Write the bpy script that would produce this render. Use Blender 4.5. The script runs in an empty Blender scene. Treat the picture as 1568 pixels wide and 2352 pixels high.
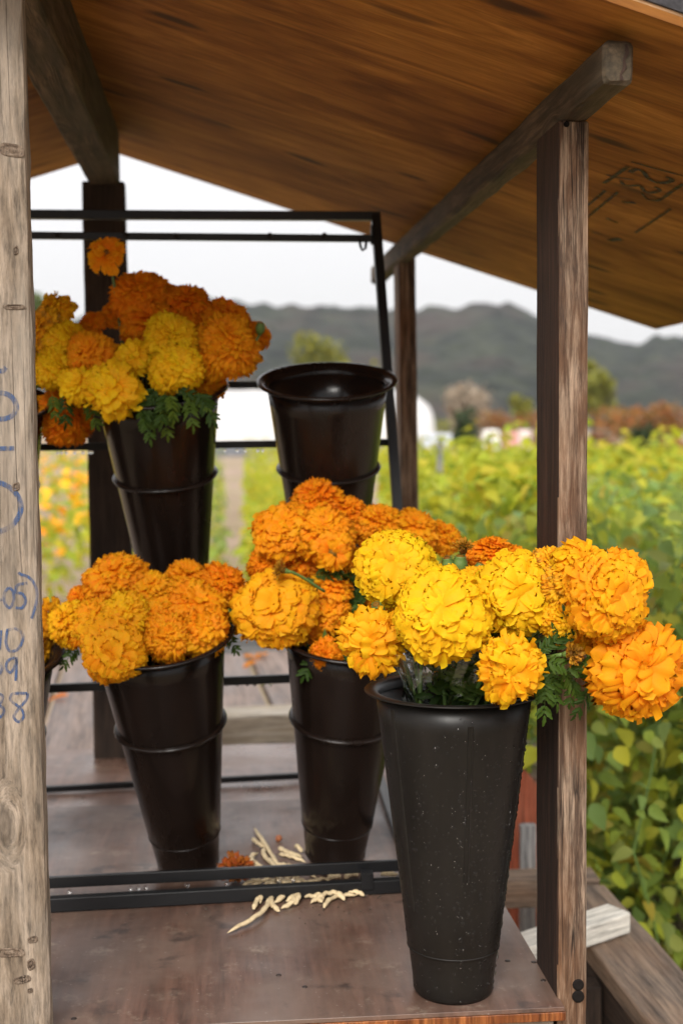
import bpy, math, random
import numpy as np
from mathutils import Vector, Matrix, Quaternion

random.seed(7)
rng = np.random.default_rng(11)
SC = bpy.context.scene
COL = SC.collection

# ------------------------------------------------------------------ camera, world, sun, exposure
F = 3000.0                    # focal length in units of a 1568 x 2352 picture
HY, VX, ROLL = 980.0, 515.0, math.radians(0.4)
CAM = Vector((0, 0, 1.55))
pitch = math.atan((1176 - HY) / F)
yaw = math.atan((784 - VX) / F)
RM = Matrix.Rotation(-yaw, 3, 'Z') @ Matrix.Rotation(math.pi / 2 - pitch, 3, 'X') @ Matrix.Rotation(-ROLL, 3, 'Z')
cam_d = bpy.data.cameras.new('camera')
cam = bpy.data.objects.new('camera', cam_d)
COL.objects.link(cam)
cam.matrix_world = Matrix.Translation(CAM) @ RM.to_4x4()
cam_d.sensor_fit = 'VERTICAL'
cam_d.sensor_height = 36
cam_d.sensor_width = 24
cam_d.lens = 36 * F / 2352
cam_d.clip_start = 0.05
cam_d.clip_end = 5000
cam_d.dof.use_dof = True
cam_d.dof.focus_distance = 1.70
cam_d.dof.aperture_fstop = 3.9
SC.camera = cam

SUN_EL, SUN_AZ = math.radians(36), math.radians(196)      # sun behind the cloud, behind and right of the viewer
w = bpy.data.worlds.new('World')
SC.world = w
w.use_nodes = True
wn, wl = w.node_tree.nodes, w.node_tree.links
wn.clear()
out = wn.new('ShaderNodeOutputWorld')
bg = wn.new('ShaderNodeBackground')
bg.inputs['Strength'].default_value = 0.12
sky = wn.new('ShaderNodeTexSky')
sky.sky_type = 'NISHITA'
sky.sun_disc = False
sky.sun_elevation = SUN_EL
sky.sun_rotation = SUN_AZ
# the overcast deck: a smooth grey-white veil, brighter overhead than at the horizon (standard overcast sky)
tc = wn.new('ShaderNodeTexCoord')
sep = wn.new('ShaderNodeSeparateXYZ')
wl.new(tc.outputs['Generated'], sep.inputs[0])
cl = wn.new('ShaderNodeClamp')
wl.new(sep.outputs['Z'], cl.inputs['Value'])
ma = wn.new('ShaderNodeMath'); ma.operation = 'MULTIPLY_ADD'
wl.new(cl.outputs[0], ma.inputs[0]); ma.inputs[1].default_value = 2.0; ma.inputs[2].default_value = 1.0
nz = wn.new('ShaderNodeTexNoise'); nz.inputs['Scale'].default_value = 2.2; nz.inputs['Detail'].default_value = 4
wl.new(tc.outputs['Generated'], nz.inputs['Vector'])
mr = wn.new('ShaderNodeMapRange'); mr.inputs['To Min'].default_value = 0.93; mr.inputs['To Max'].default_value = 1.05
wl.new(nz.outputs['Fac'], mr.inputs['Value'])
mm = wn.new('ShaderNodeMath'); mm.operation = 'MULTIPLY'
wl.new(ma.outputs[0], mm.inputs[0]); wl.new(mr.outputs[0], mm.inputs[1])
veil = wn.new('ShaderNodeVectorMath'); veil.operation = 'SCALE'
veil.inputs[0].default_value = (2.62, 2.57, 2.58)
wl.new(mm.outputs[0], veil.inputs['Scale'])
mx = wn.new('ShaderNodeMix'); mx.data_type = 'RGBA'; mx.inputs[0].default_value = 0.97
wl.new(sky.outputs[0], mx.inputs[6]); wl.new(veil.outputs[0], mx.inputs[7])
wl.new(mx.outputs[2], bg.inputs['Color']); wl.new(bg.outputs[0], out.inputs[0])

sun_d = bpy.data.lights.new('sun', 'SUN')
sun_d.energy = 1.6
sun_d.angle = math.radians(25)
sun_d.color = (1.0, 0.96, 0.9)
sun = bpy.data.objects.new('sun', sun_d)
COL.objects.link(sun)
sdir = Vector((math.sin(SUN_AZ) * math.cos(SUN_EL), math.cos(SUN_AZ) * math.cos(SUN_EL), math.sin(SUN_EL)))
sun.rotation_euler = sdir.to_track_quat('Z', 'Y').to_euler()
SC.view_settings.view_transform = 'Standard'
SC.view_settings.look = 'None'
SC.view_settings.gamma = 1
SC.view_settings.use_curve_mapping = False
SC.view_settings.exposure = 1.32
SC.cycles.use_denoising = True
SC.cycles.max_bounces = 10
SC.cycles.transparent_max_bounces = 16
SC.cycles.sample_clamp_indirect = 8

# ------------------------------------------------------------------ helpers
def ray(px, py):
    d = RM @ Vector(((px - 784) / F, -(py - 1176) / F, -1))
    return d.normalized()
def aty(px, py, Y):
    d = ray(px, py); return CAM + d * (Y / d.y)
def atz(px, py, z):
    d = ray(px, py); return CAM + d * ((z - CAM.z) / d.z)

def tag(o, label=None, cat=None, group=None, kind=None):
    if label: o['label'] = label
    if cat: o['category'] = cat
    if group: o['group'] = group
    if kind: o['kind'] = kind
    return o
def empty(name, loc, label=None, cat=None, group=None):
    o = bpy.data.objects.new(name, None)
    COL.objects.link(o); o.location = loc; o.empty_display_size = 0.05
    return tag(o, label, cat, group)
def mesh(name, V, Fc, smooth=True, attrs=None):
    m = bpy.data.meshes.new(name)
    V = np.asarray(V, dtype=np.float32).reshape(-1, 3)
    if isinstance(Fc, np.ndarray):
        k = Fc.shape[1]; n = len(Fc)
        m.vertices.add(len(V)); m.vertices.foreach_set('co', V.ravel())
        m.loops.add(n * k); m.loops.foreach_set('vertex_index', Fc.astype(np.int32).ravel())
        m.polygons.add(n); m.polygons.foreach_set('loop_start', np.arange(0, n * k, k, dtype=np.int32))
        m.update(calc_edges=True)
    else:
        m.from_pydata([tuple(v) for v in V], [], Fc)
    if smooth: m.polygons.foreach_set('use_smooth', [True] * len(m.polygons))
    if attrs:
        for k2, a in attrs.items():
            at = m.attributes.new(k2, 'FLOAT', 'POINT'); at.data.foreach_set('value', np.asarray(a, dtype=np.float32))
    m.update()
    return m
def obj(name, m, mat, parent=None, M=None):
    """Links a mesh whose vertices are in world space (or, with M, in a local space that M takes to the world)."""
    if mat and not m.materials: m.materials.append(mat)
    o = bpy.data.objects.new(name, m); COL.objects.link(o)
    M = M or Matrix.Identity(4)
    if parent:
        o.parent = parent
        M = parent_world(parent).inverted() @ M
    o.matrix_local = M
    return o
def parent_world(p):
    M = p.matrix_basis.copy()
    while p.parent:
        p = p.parent; M = p.matrix_basis @ M
    return M
def frame(p, z, x=Vector((1, 0, 0))):
    z = Vector(z).normalized(); y = z.cross(x)
    if y.length < 1e-4: y = z.cross(Vector((0, 1, 0)))
    y.normalize(); x = y.cross(z)
    M = Matrix((x, y, z)).transposed().to_4x4(); M.translation = p
    return M

def box_m(sx, sy, sz, bev=0.002, seg=1, jit=0.0, seed=0):
    """Box along local Z from 0 to sz, x/y centred, with chamfered long edges, seg rings and a little unevenness."""
    r = random.Random(seed)
    hx, hy = sx / 2, sy / 2; b = min(bev, hx * .9, hy * .9); c = b * .3
    prof = [(-hx + b, -hy), (hx - b, -hy), (hx - c, -hy + c), (hx, -hy + b), (hx, hy - b), (hx - c, hy - c), (hx - b, hy), (-hx + b, hy),
            (-hx + c, hy - c), (-hx, hy - b), (-hx, -hy + b), (-hx + c, -hy + c)]
    n = len(prof); V = []; Fc = []
    be = b * .6
    zs = [0, be] + [be + (sz - 2 * be) * i / seg for i in range(1, seg)] + [sz - be, sz]
    wob = [[r.uniform(-1, 1) for _ in range(n)] for _ in zs]
    for k, z in enumerate(zs):
        s = 1 - be / max(hx, hy) if k in (0, len(zs) - 1) else 1
        for i, (x, y) in enumerate(prof):
            q = 1 + jit * wob[k][i] / max(hx, hy)
            V.append((x * s * q, y * s * q, z))
    for k in range(len(zs) - 1):
        for i in range(n):
            j = (i + 1) % n
            Fc.append((k * n + i, k * n + j, (k + 1) * n + j, (k + 1) * n + i))
    Fc.append(tuple(range(n - 1, -1, -1))); Fc.append(tuple((len(zs) - 1) * n + i for i in range(n)))
    return V, Fc
def timber(name, p0, p1, wx, wy, mat, parent=None, xdir=Vector((1, 0, 0)), bev=.004, seg=14, jit=.0008, seed=0):
    p0, p1 = Vector(p0), Vector(p1); L = (p1 - p0).length
    V, Fc = box_m(wx, wy, L, bev, seg, jit, seed)
    m = mesh(name, V, Fc, smooth=False)
    return obj(name, m, mat, parent, frame(p0, p1 - p0, xdir))
def tube_m(pts, rad, ns=8, cap=True):
    P = [Vector(p) for p in pts]; n = len(P)
    if not hasattr(rad, '__len__'): rad = [rad] * n
    V = []; Fc = []
    t0 = (P[1] - P[0]).normalized(); ref = Vector((0, 0, 1)) if abs(t0.z) < .9 else Vector((1, 0, 0))
    u = t0.cross(ref).normalized()
    for i in range(n):
        t = (P[min(i + 1, n - 1)] - P[max(i - 1, 0)]).normalized()
        u = (u - t * u.dot(t)).normalized(); v = t.cross(u)
        for k in range(ns):
            a = 2 * math.pi * k / ns
            V.append(P[i] + (u * math.cos(a) + v * math.sin(a)) * rad[i])
    for i in range(n - 1):
        for k in range(ns):
            j = (k + 1) % ns
            Fc.append((i * ns + k, i * ns + j, (i + 1) * ns + j, (i + 1) * ns + k))
    if cap:
        Fc.append(tuple(range(ns - 1, -1, -1))); Fc.append(tuple((n - 1) * ns + k for k in range(ns)))
    return V, Fc
def lathe_m(prof, ns=48, closed=False):
    V = []; Fc = []; n = len(prof)
    for k in range(ns):
        a = 2 * math.pi * k / ns
        for r, z in prof: V.append((r * math.cos(a), r * math.sin(a), z))
    for k in range(ns):
        j = (k + 1) % ns
        for i in range(n - (0 if closed else 1)):
            i2 = (i + 1) % n
            Fc.append((k * n + i, j * n + i, j * n + i2, k * n + i2))
    return V, Fc
def join(parts):
    V = []; Fc = []
    for v, f in parts:
        o = len(V); V += [tuple(x) for x in v]; Fc += [tuple(i + o for i in q) for q in f]
    return V, Fc
def bez(p0, p1, p2, p3, n=10):
    o = []
    for i in range(n + 1):
        t = i / n; s = 1 - t
        o.append(p0 * s ** 3 + p1 * 3 * s * s * t + p2 * 3 * s * t * t + p3 * t ** 3)
    return o

# ------------------------------------------------------------------ materials
def newmat(name):
    m = bpy.data.materials.new(name); m.use_nodes = True
    n = m.node_tree.nodes; l = m.node_tree.links
    return m, n, l, n['Principled BSDF']
def ramp(n, stops, interp='LINEAR'):
    r = n.new('ShaderNodeValToRGB'); r.color_ramp.interpolation = interp
    e = r.color_ramp.elements
    while len(e) < len(stops): e.new(0.5)
    for i, (p, c) in enumerate(stops):
        e[i].position = p; e[i].color = (*c, 1) if len(c) == 3 else c
    return r
def g(v): return (v, v, v)
def coords(n, l, scale, rnd=True, rot=(0, 0, 0)):
    t = n.new('ShaderNodeTexCoord'); m = n.new('ShaderNodeMapping')
    m.inputs['Scale'].default_value = scale; m.inputs['Rotation'].default_value = rot
    if rnd:
        oi = n.new('ShaderNodeObjectInfo'); s = n.new('ShaderNodeMath'); s.operation = 'MULTIPLY'; s.inputs[1].default_value = 37
        l.new(oi.outputs['Random'], s.inputs[0])
        ad = n.new('ShaderNodeVectorMath'); ad.operation = 'ADD'
        l.new(t.outputs['Object'], ad.inputs[0]); l.new(s.outputs[0], ad.inputs[1]); l.new(ad.outputs[0], m.inputs['Vector'])
    else: l.new(t.outputs['Object'], m.inputs['Vector'])
    return m.outputs[0]
def noise(n, l, vec, scale, detail=5, rough=.6, dist=0):
    t = n.new('ShaderNodeTexNoise'); t.inputs['Scale'].default_value = scale; t.inputs['Detail'].default_value = detail
    t.inputs['Roughness'].default_value = rough; t.inputs['Distortion'].default_value = dist
    l.new(vec, t.inputs['Vector']); return t.outputs['Fac']
def mix(n, l, fac, a, b, mode='MIX'):
    x = n.new('ShaderNodeMix'); x.data_type = 'RGBA'; x.blend_type = mode
    for sock, v in ((x.inputs[0], fac), (x.inputs[6], a), (x.inputs[7], b)):
        if hasattr(v, 'links') or hasattr(v, 'is_linked'): l.new(v, sock)
        elif isinstance(v, tuple): sock.default_value = (*v, 1)
        else: sock.default_value = v
    return x.outputs[2]
def bump(n, l, h, bsdf, strength=.4, dist=.002, prev=None):
    b = n.new('ShaderNodeBump'); b.inputs['Strength'].default_value = strength; b.inputs['Distance'].default_value = dist
    l.new(h, b.inputs['Height'])
    if prev: l.new(prev, b.inputs['Normal'])
    if bsdf: l.new(b.outputs[0], bsdf.inputs['Normal'])
    return b.outputs[0]

def wood(name, dark, mid, light, stretch=.06, sc=1.0, rough=.75, crack=.5, bumps=.6, patch=None, patch_amt=.5, knot=1.0, spec=.3):
    """Sawn timber, grain along local Z."""
    m, n, l, b = newmat(name)
    v = coords(n, l, (sc, sc, sc * stretch))
    vl = coords(n, l, (sc, sc, sc * .35))
    # knots bend the grain
    vk = n.new('ShaderNodeTexVoronoi'); vk.inputs['Scale'].default_value = 7; l.new(coords(n, l, (sc, sc, sc * .45)), vk.inputs['Vector'])
    kn = ramp(n, [(0, g(1)), (.10, g(.8)), (.22, g(0))]); l.new(vk.outputs['Distance'], kn.inputs[0])
    ad = n.new('ShaderNodeVectorMath'); ad.operation = 'MULTIPLY_ADD'
    l.new(kn.outputs[0], ad.inputs[0]); ad.inputs[1].default_value = (.03, .03, .0); l.new(v, ad.inputs[2])
    vv = ad.outputs[0]
    n1 = noise(n, l, vv, 52, 8, .68, .4)
    r1 = ramp(n, [(.28, dark), (.46, mid), (.62, light), (.75, mid)]); l.new(n1, r1.inputs[0])
    n2 = noise(n, l, vv, 150, 6, .75)
    r2 = ramp(n, [(.34, g(.38)), (.5, g(.95)), (.66, g(1.35))]); l.new(n2, r2.inputs[0])
    c = mix(n, l, 1.0, r1.outputs[0], r2.outputs[0], 'MULTIPLY')
    n3 = noise(n, l, vl, 9, 5, .6)
    if patch:
        r3 = ramp(n, [(.42, g(0)), (.66, g(patch_amt))]); l.new(n3, r3.inputs[0])
        c = mix(n, l, r3.outputs[0], c, patch)
    # thin splits
    vc = coords(n, l, (sc, sc, sc * .018))
    n4 = noise(n, l, vc, 55, 2, .5, .6)
    r4 = ramp(n, [(.478, g(0)), (.5, g(crack)), (.522, g(0))]); l.new(n4, r4.inputs[0])
    msk = ramp(n, [(.45, g(0)), (.6, g(1))]); l.new(noise(n, l, vl, 5, 2), msk.inputs[0])
    cr = mix(n, l, 1.0, r4.outputs[0], msk.outputs[0], 'MULTIPLY')
    c = mix(n, l, cr, c, tuple(x * .25 for x in dark))
    km = ramp(n, [(0, g(.85 * knot)), (.05, g(.5 * knot)), (.075, g(.7 * knot)), (.12, g(0))]); l.new(vk.outputs['Distance'], km.inputs[0])
    c = mix(n, l, km.outputs[0], c, tuple(x * .45 for x in dark))
    l.new(c, b.inputs['Base Color']); b.inputs['Roughness'].default_value = rough
    b.inputs['Specular IOR Level'].default_value = spec
    h = mix(n, l, .5, n1, n2); h = mix(n, l, cr, h, (0, 0, 0))
    bump(n, l, h, b, bumps, .003)
    return m

M_post = wood('grey_weathered_wood', (.085, .06, .04), (.20, .152, .108), (.32, .255, .195), stretch=.13, sc=1.1, crack=.95, bumps=.9, patch=(.28, .24, .195), patch_amt=.6)
M_brown = wood('brown_weathered_wood', (.014, .008, .006), (.085, .052, .034), (.30, .215, .15), stretch=.08, sc=1.5, crack=.95, bumps=.9, patch=(.17, .075, .03), patch_amt=.6)
M_sideb = wood('shade_dark_planed_wood', (.010, .006, .005), (.028, .015, .010), (.055, .028, .018), sc=1.2, crack=.5, bumps=.4)
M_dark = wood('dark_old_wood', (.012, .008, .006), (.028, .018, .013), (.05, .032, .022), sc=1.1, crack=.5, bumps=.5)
M_beam = wood('mossy_beam_wood', (.012, .008, .005), (.055, .038, .022), (.13, .09, .055), stretch=.09, sc=1.0, crack=.6, patch=(.055, .045, .028), patch_amt=.6)
M_rail = wood('rail_wood', (.035, .026, .02), (.12, .09, .07), (.22, .16, .115), sc=.9, patch=(.26, .15, .085), patch_amt=.5)
M_plank = wood('deck_wood', (.07, .042, .03), (.20, .135, .10), (.28, .20, .16), sc=.7, rough=.5, patch=(.16, .15, .15), patch_amt=.5, bumps=.4)
M_white = wood('white_painted_wood', (.50, .46, .39), (.60, .57, .50), (.66, .63, .56), sc=1, crack=.5, knot=0, patch=(.62, .58, .50), patch_amt=.3, bumps=.4)
M_cream = wood('limewashed_wood', (.25, .20, .14), (.45, .39, .31), (.58, .53, .46), sc=1, crack=.3, knot=.2, patch=(.38, .30, .20), patch_amt=.6)
M_red = wood('red_painted_wood', (.14, .03, .015), (.25, .055, .025), (.28, .08, .045), sc=1, crack=.3, knot=0, patch=(.35, .14, .08), patch_amt=.5)
M_greyb = wood('grey_board', (.10, .10, .10), (.20, .20, .20), (.28, .27, .26), sc=.8, knot=.3)

def plywood_roof():
    m, n, l, b = newmat('roof_plywood')
    v = coords(n, l, (1, 1, .12), rnd=False)
    n1 = noise(n, l, coords(n, l, (1, 1, .2), rnd=False), 11, 8, .66, 1.2)
    r1 = ramp(n, [(.26, (.13, .045, .009)), (.42, (.25, .105, .020)), (.55, (.36, .165, .033)), (.66, (.48, .235, .052)), (.8, (.29, .115, .022))]); l.new(n1, r1.inputs[0])
    vf = coords(n, l, (1, 1, .05), rnd=False)
    n2 = noise(n, l, vf, 130, 5, .7)
    r2 = ramp(n, [(.3, g(.68)), (.6, g(1.1))]); l.new(n2, r2.inputs[0])
    c = mix(n, l, 1.0, r1.outputs[0], r2.outputs[0], 'MULTIPLY')
    big = noise(n, l, coords(n, l, (1, 1, .6), rnd=False), 2.6, 4, .6)
    rb = ramp(n, [(.35, (.62, .5, .45)), (.62, (1.15, 1.1, 1.0))]); l.new(big, rb.inputs[0])
    c = mix(n, l, 1.0, c, rb.outputs[0], 'MULTIPLY')
    # dark elongated marks and knots of the rotary-cut face
    vo = n.new('ShaderNodeTexVoronoi'); vo.inputs['Scale'].default_value = 10
    dn = n.new('ShaderNodeVectorMath'); dn.operation = 'MULTIPLY_ADD'
    tn = n.new('ShaderNodeTexNoise'); tn.inputs['Scale'].default_value = 12; vs = coords(n, l, (1, 1, .36), rnd=False); l.new(vs, tn.inputs['Vector'])
    l.new(tn.outputs['Color'], dn.inputs[0]); dn.inputs[1].default_value = (.05, .05, .03); l.new(vs, dn.inputs[2])
    l.new(dn.outputs[0], vo.inputs['Vector'])
    ro = ramp(n, [(0, g(1)), (.12, g(.85)), (.21, g(0))]); l.new(vo.outputs['Distance'], ro.inputs[0])
    rs = ramp(n, [(.12, g(0)), (.3, g(1))]); sp = n.new('ShaderNodeSeparateColor'); l.new(vo.outputs['Color'], sp.inputs[0]); l.new(sp.outputs[0], rs.inputs[0])
    k = mix(n, l, 1.0, ro.outputs[0], rs.outputs[0], 'MULTIPLY')
    c = mix(n, l, k, c, (.045, .02, .01))
    l.new(c, b.inputs['Base Color']); b.inputs['Roughness'].default_value = .7; b.inputs['Specular IOR Level'].default_value = .2
    bump(n, l, mix(n, l, .4, n1, n2), b, .35, .002)
    return m
M_roof = plywood_roof()

def table_mat(name, tint=1.0, rough=.3):
    m, n, l, b = newmat(name)
    v = coords(n, l, (1, .10, 1))
    n1 = noise(n, l, v, 60, 6, .65, .3)
    r1 = ramp(n, [(.3, (.040, .019, .012)), (.5, (.095, .046, .031)), (.7, (.16, .082, .056))]); l.new(n1, r1.inputs[0])
    vb = coords(n, l, (1, 1, 1))
    big = noise(n, l, vb, 5, 6, .65)
    rb = ramp(n, [(.34, g(0)), (.62, g(.85))]); l.new(big, rb.inputs[0])
    c = mix(n, l, rb.outputs[0], r1.outputs[0], (.15, .10, .075))
    st = noise(n, l, vb, 22, 7, .75)
    rs = ramp(n, [(.55, g(0)), (.68, g(.5))]); l.new(st, rs.inputs[0])
    md = ramp(n, [(.45, g(0)), (.62, g(1))]); l.new(noise(n, l, vb, 7, 3), md.inputs[0])
    c = mix(n, l, mix(n, l, 1.0, rs.outputs[0], md.outputs[0], 'MULTIPLY'), c, (.34, .27, .20))
    dk = ramp(n, [(.60, g(0)), (.7, g(.8))]); l.new(noise(n, l, vb, 13, 4, .6), dk.inputs[0])
    c = mix(n, l, dk.outputs[0], c, (.04, .025, .02))
    # small pits and specks
    vo = n.new('ShaderNodeTexVoronoi'); vo.inputs['Scale'].default_value = 60; l.new(vb, vo.inputs['Vector'])
    ro = ramp(n, [(.0, g(.7)), (.12, g(.0))]); l.new(vo.outputs['Distance'], ro.inputs[0])
    c = mix(n, l, ro.outputs[0], c, (.3, .24, .2))
    c = mix(n, l, 1.0, c, (tint, tint, tint), 'MULTIPLY')
    l.new(c, b.inputs['Base Color'])
    rr = ramp(n, [(.35, g(rough)), (.65, g(rough + .3))]); l.new(noise(n, l, vb, 4, 4), rr.inputs[0]); l.new(rr.outputs[0], b.inputs['Roughness'])
    b.inputs['Specular IOR Level'].default_value = .5
    bump(n, l, mix(n, l, .5, n1, st), b, .3, .0015)
    return m
M_table = table_mat('wet_stained_plywood')
M_table2 = table_mat('wet_grey_board', 1.5, .22)

def plastic(name, col, rough, spec=.3):
    m, n, l, b = newmat(name)
    v = coords(n, l, (1, 1, .3))
    a = noise(n, l, v, 18, 5, .6)
    r = ramp(n, [(.35, tuple(x * .8 for x in col)), (.7, tuple(x * 1.5 for x in col))]); l.new(a, r.inputs[0])
    l.new(r.outputs[0], b.inputs['Base Color']); b.inputs['Specular IOR Level'].default_value = spec
    rr = ramp(n, [(.35, g(rough)), (.7, g(rough + .14))]); l.new(noise(n, l, v, 8, 5, .7), rr.inputs[0]); l.new(rr.outputs[0], b.inputs['Roughness'])
    bump(n, l, noise(n, l, v, 5, 2), b, .1, .002)
    return m
M_bucket = plastic('black_bucket_plastic', (.009, .0055, .0042), .18, .28)
M_bucketf = plastic('black_bucket_plastic_wet', (.009, .0078, .0066), .34, .22)
M_steel = plastic('black_painted_steel', (.006, .006, .0065), .33, .35)
def simple(name, col, rough=.6, spec=.4, vary=.25, sc=30, bmp=.2):
    m, n, l, b = newmat(name)
    a = noise(n, l, coords(n, l, (1, 1, 1)), sc, 4)
    r = ramp(n, [(.3, tuple(x * (1 - vary) for x in col)), (.7, tuple(min(1, x * (1 + vary)) for x in col))]); l.new(a, r.inputs[0])
    l.new(r.outputs[0], b.inputs['Base Color']); b.inputs['Roughness'].default_value = rough; b.inputs['Specular IOR Level'].default_value = spec
    bump(n, l, a, b, bmp, .001)
    return m
M_pod = simple('dry_pod', (.60, .47, .28), .65, vary=.25, sc=60)
M_nail = simple('rusty_iron', (.03, .02, .016), .5)
M_shingle = simple('roofing_felt', (.035, .033, .036), .9, vary=.5, sc=120, bmp=.8)
M_plyedge = wood('plywood_edge', (.20, .10, .05), (.42, .24, .12), (.60, .40, .24), sc=1, knot=0)
M_plyedge2 = wood('wet_plywood_edge', (.05, .014, .006), (.15, .045, .014), (.34, .12, .035), sc=1, knot=0, rough=.35)

def water_mat():
    m, n, l, b = newmat('water_drops')
    b.inputs['Base Color'].default_value = (1, 1, 1, 1); b.inputs['Roughness'].default_value = .02
    b.inputs['Transmission Weight'].default_value = 1; b.inputs['IOR'].default_value = 1.33
    return m
M_water = water_mat()
def film_mat():
    m, n, l, b = newmat('cellophane')
    o = n['Material Output']; tr = n.new('ShaderNodeBsdfTransparent'); gl = n.new('ShaderNodeBsdfGlossy')
    gl.inputs['Roughness'].default_value = .08; mxs = n.new('ShaderNodeMixShader')
    lw = n.new('ShaderNodeLayerWeight'); lw.inputs['Blend'].default_value = .35
    r = ramp(n, [(0, g(.06)), (1, g(.75))]); l.new(lw.outputs['Fresnel'], r.inputs[0]); l.new(r.outputs[0], mxs.inputs[0])
    l.new(tr.outputs[0], mxs.inputs[1]); l.new(gl.outputs[0], mxs.inputs[2]); l.new(mxs.outputs[0], o.inputs[0])
    tr.inputs[0].default_value = (.9, .92, .92, 1)
    bb = bump(n, l, noise(n, l, coords(n, l, (1, 1, 1)), 60, 4, .6, .5), None, .6, .004); l.new(bb, gl.inputs['Normal']); l.new(bb, lw.inputs['Normal'])
    return m
M_film = film_mat()
def ink_mat():
    m, n, l, b = newmat('blue_marker')
    b.inputs['Base Color'].default_value = (.028, .068, .17, 1); b.inputs['Roughness'].default_value = .6
    o = n['Material Output']; tr = n.new('ShaderNodeBsdfTransparent'); mxs = n.new('ShaderNodeMixShader')
    r = ramp(n, [(.38, g(.12)), (.62, g(.85))]); l.new(noise(n, l, coords(n, l, (1, 1, .25)), 160, 4, .7), r.inputs[0])
    l.new(r.outputs[0], mxs.inputs[0]); l.new(tr.outputs[0], mxs.inputs[1]); l.new(b.outputs[0], mxs.inputs[2]); l.new(mxs.outputs[0], o.inputs[0])
    return m
M_ink = ink_mat()
def stamp_mat():
    m, n, l, b = newmat('black_stamp_ink')
    b.inputs['Base Color'].default_value = (.02, .012, .008, 1); b.inputs['Roughness'].default_value = .6
    o = n['Material Output']; tr = n.new('ShaderNodeBsdfTransparent'); mxs = n.new('ShaderNodeMixShader')
    r = ramp(n, [(.3, g(.4)), (.6, g(.95))]); l.new(noise(n, l, coords(n, l, (1, 1, 1)), 60, 4, .7), r.inputs[0])
    l.new(r.outputs[0], mxs.inputs[0]); l.new(tr.outputs[0], mxs.inputs[1]); l.new(b.outputs[0], mxs.inputs[2]); l.new(mxs.outputs[0], o.inputs[0])
    return m
M_stamp = stamp_mat()

def petal_mat(name, tipc, basec, transl=.5, spot=None):
    m, n, l, b = newmat(name)
    a = n.new('ShaderNodeAttribute'); a.attribute_name = 'tip'
    r = n.new('ShaderNodeAttribute'); r.attribute_name = 'rnd'
    oi = n.new('ShaderNodeObjectInfo')
    ad = n.new('ShaderNodeMath'); ad.operation = 'ADD'; l.new(r.outputs['Fac'], ad.inputs[0]); l.new(oi.outputs['Random'], ad.inputs[1])
    fr = n.new('ShaderNodeMath'); fr.operation = 'FRACT'; l.new(ad.outputs[0], fr.inputs[0])
    ra = ramp(n, [(.15, basec), (.8, tipc)]); l.new(a.outputs['Fac'], ra.inputs[0])
    hs = n.new('ShaderNodeHueSaturation'); l.new(ra.outputs[0], hs.inputs['Color'])
    mh = n.new('ShaderNodeMapRange'); mh.inputs['To Min'].default_value = .488; mh.inputs['To Max'].default_value = .512; l.new(fr.outputs[0], mh.inputs['Value']); l.new(mh.outputs[0], hs.inputs['Hue'])
    c = hs.outputs[0]
    ns = noise(n, l, coords(n, l, (1, 1, 1), rnd=False), 240, 3)
    rv = ramp(n, [(.3, g(.88)), (.7, g(1.05))]); l.new(ns, rv.inputs[0])
    c = mix(n, l, 1.0, c, rv.outputs[0], 'MULTIPLY')
    if spot:
        rs = ramp(n, [(.5, g(0)), (.66, g(.85))]); l.new(noise(n, l, coords(n, l, (1, 1, 1), rnd=False), 55, 3), rs.inputs[0]); c = mix(n, l, rs.outputs[0], c, spot)
    l.new(c, b.inputs['Base Color']); b.inputs['Roughness'].default_value = .62; b.inputs['Specular IOR Level'].default_value = .18
    o = n['Material Output']; tr = n.new('ShaderNodeBsdfTranslucent'); l.new(c, tr.inputs[0]); mxs = n.new('ShaderNodeMixShader'); mxs.inputs[0].default_value = transl
    l.new(b.outputs[0], mxs.inputs[1]); l.new(tr.outputs[0], mxs.inputs[2]); l.new(mxs.outputs[0], o.inputs[0])
    return m
PM = {
 'Y':  petal_mat('yellow_petal', (.95, .62, .012), (.95, .43, .006)),
 'G':  petal_mat('golden_petal', (.95, .54, .012), (.95, .34, .006)),
 'H':  petal_mat('amber_petal', (.95, .47, .011), (.95, .30, .005)),
 'O':  petal_mat('orange_petal', (.95, .41, .010), (.95, .27, .005)),
 'D':  petal_mat('deep_orange_petal', (.95, .34, .008), (.94, .23, .004)),
 'W':  petal_mat('withered_petal', (.48, .22, .015), (.22, .10, .012), .2, (.12, .06, .012)),
 'S':  petal_mat('browning_petal', (.88, .42, .012), (.70, .25, .008), .3, (.33, .15, .02)),
 'R':  petal_mat('dried_petal', (.34, .085, .01), (.20, .04, .006), .15, (.13, .04, .01)),
}
def leaf_mat(name, cols, transl=.35, rough=.6):
    m, n, l, b = newmat(name)
    r = n.new('ShaderNodeAttribute'); r.attribute_name = 'rnd'; oi = n.new('ShaderNodeObjectInfo')
    ad = n.new('ShaderNodeMath'); ad.operation = 'ADD'; l.new(r.outputs['Fac'], ad.inputs[0]); l.new(oi.outputs['Random'], ad.inputs[1])
    fr = n.new('ShaderNodeMath'); fr.operation = 'FRACT'; l.new(ad.outputs[0], fr.inputs[0])
    k = len(cols); ra = ramp(n, [(i / (k - 1), c) for i, c in enumerate(cols)]); l.new(fr.outputs[0], ra.inputs[0])
    c = ra.outputs[0]
    l.new(c, b.inputs['Base Color']); b.inputs['Roughness'].default_value = rough; b.inputs['Specular IOR Level'].default_value = .22
    o = n['Material Output']; tr = n.new('ShaderNodeBsdfTranslucent'); l.new(c, tr.inputs[0]); mxs = n.new('ShaderNodeMixShader'); mxs.inputs[0].default_value = transl
    l.new(b.outputs[0], mxs.inputs[1]); l.new(tr.outputs[0], mxs.inputs[2]); l.new(mxs.outputs[0], o.inputs[0])
    return m
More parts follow.
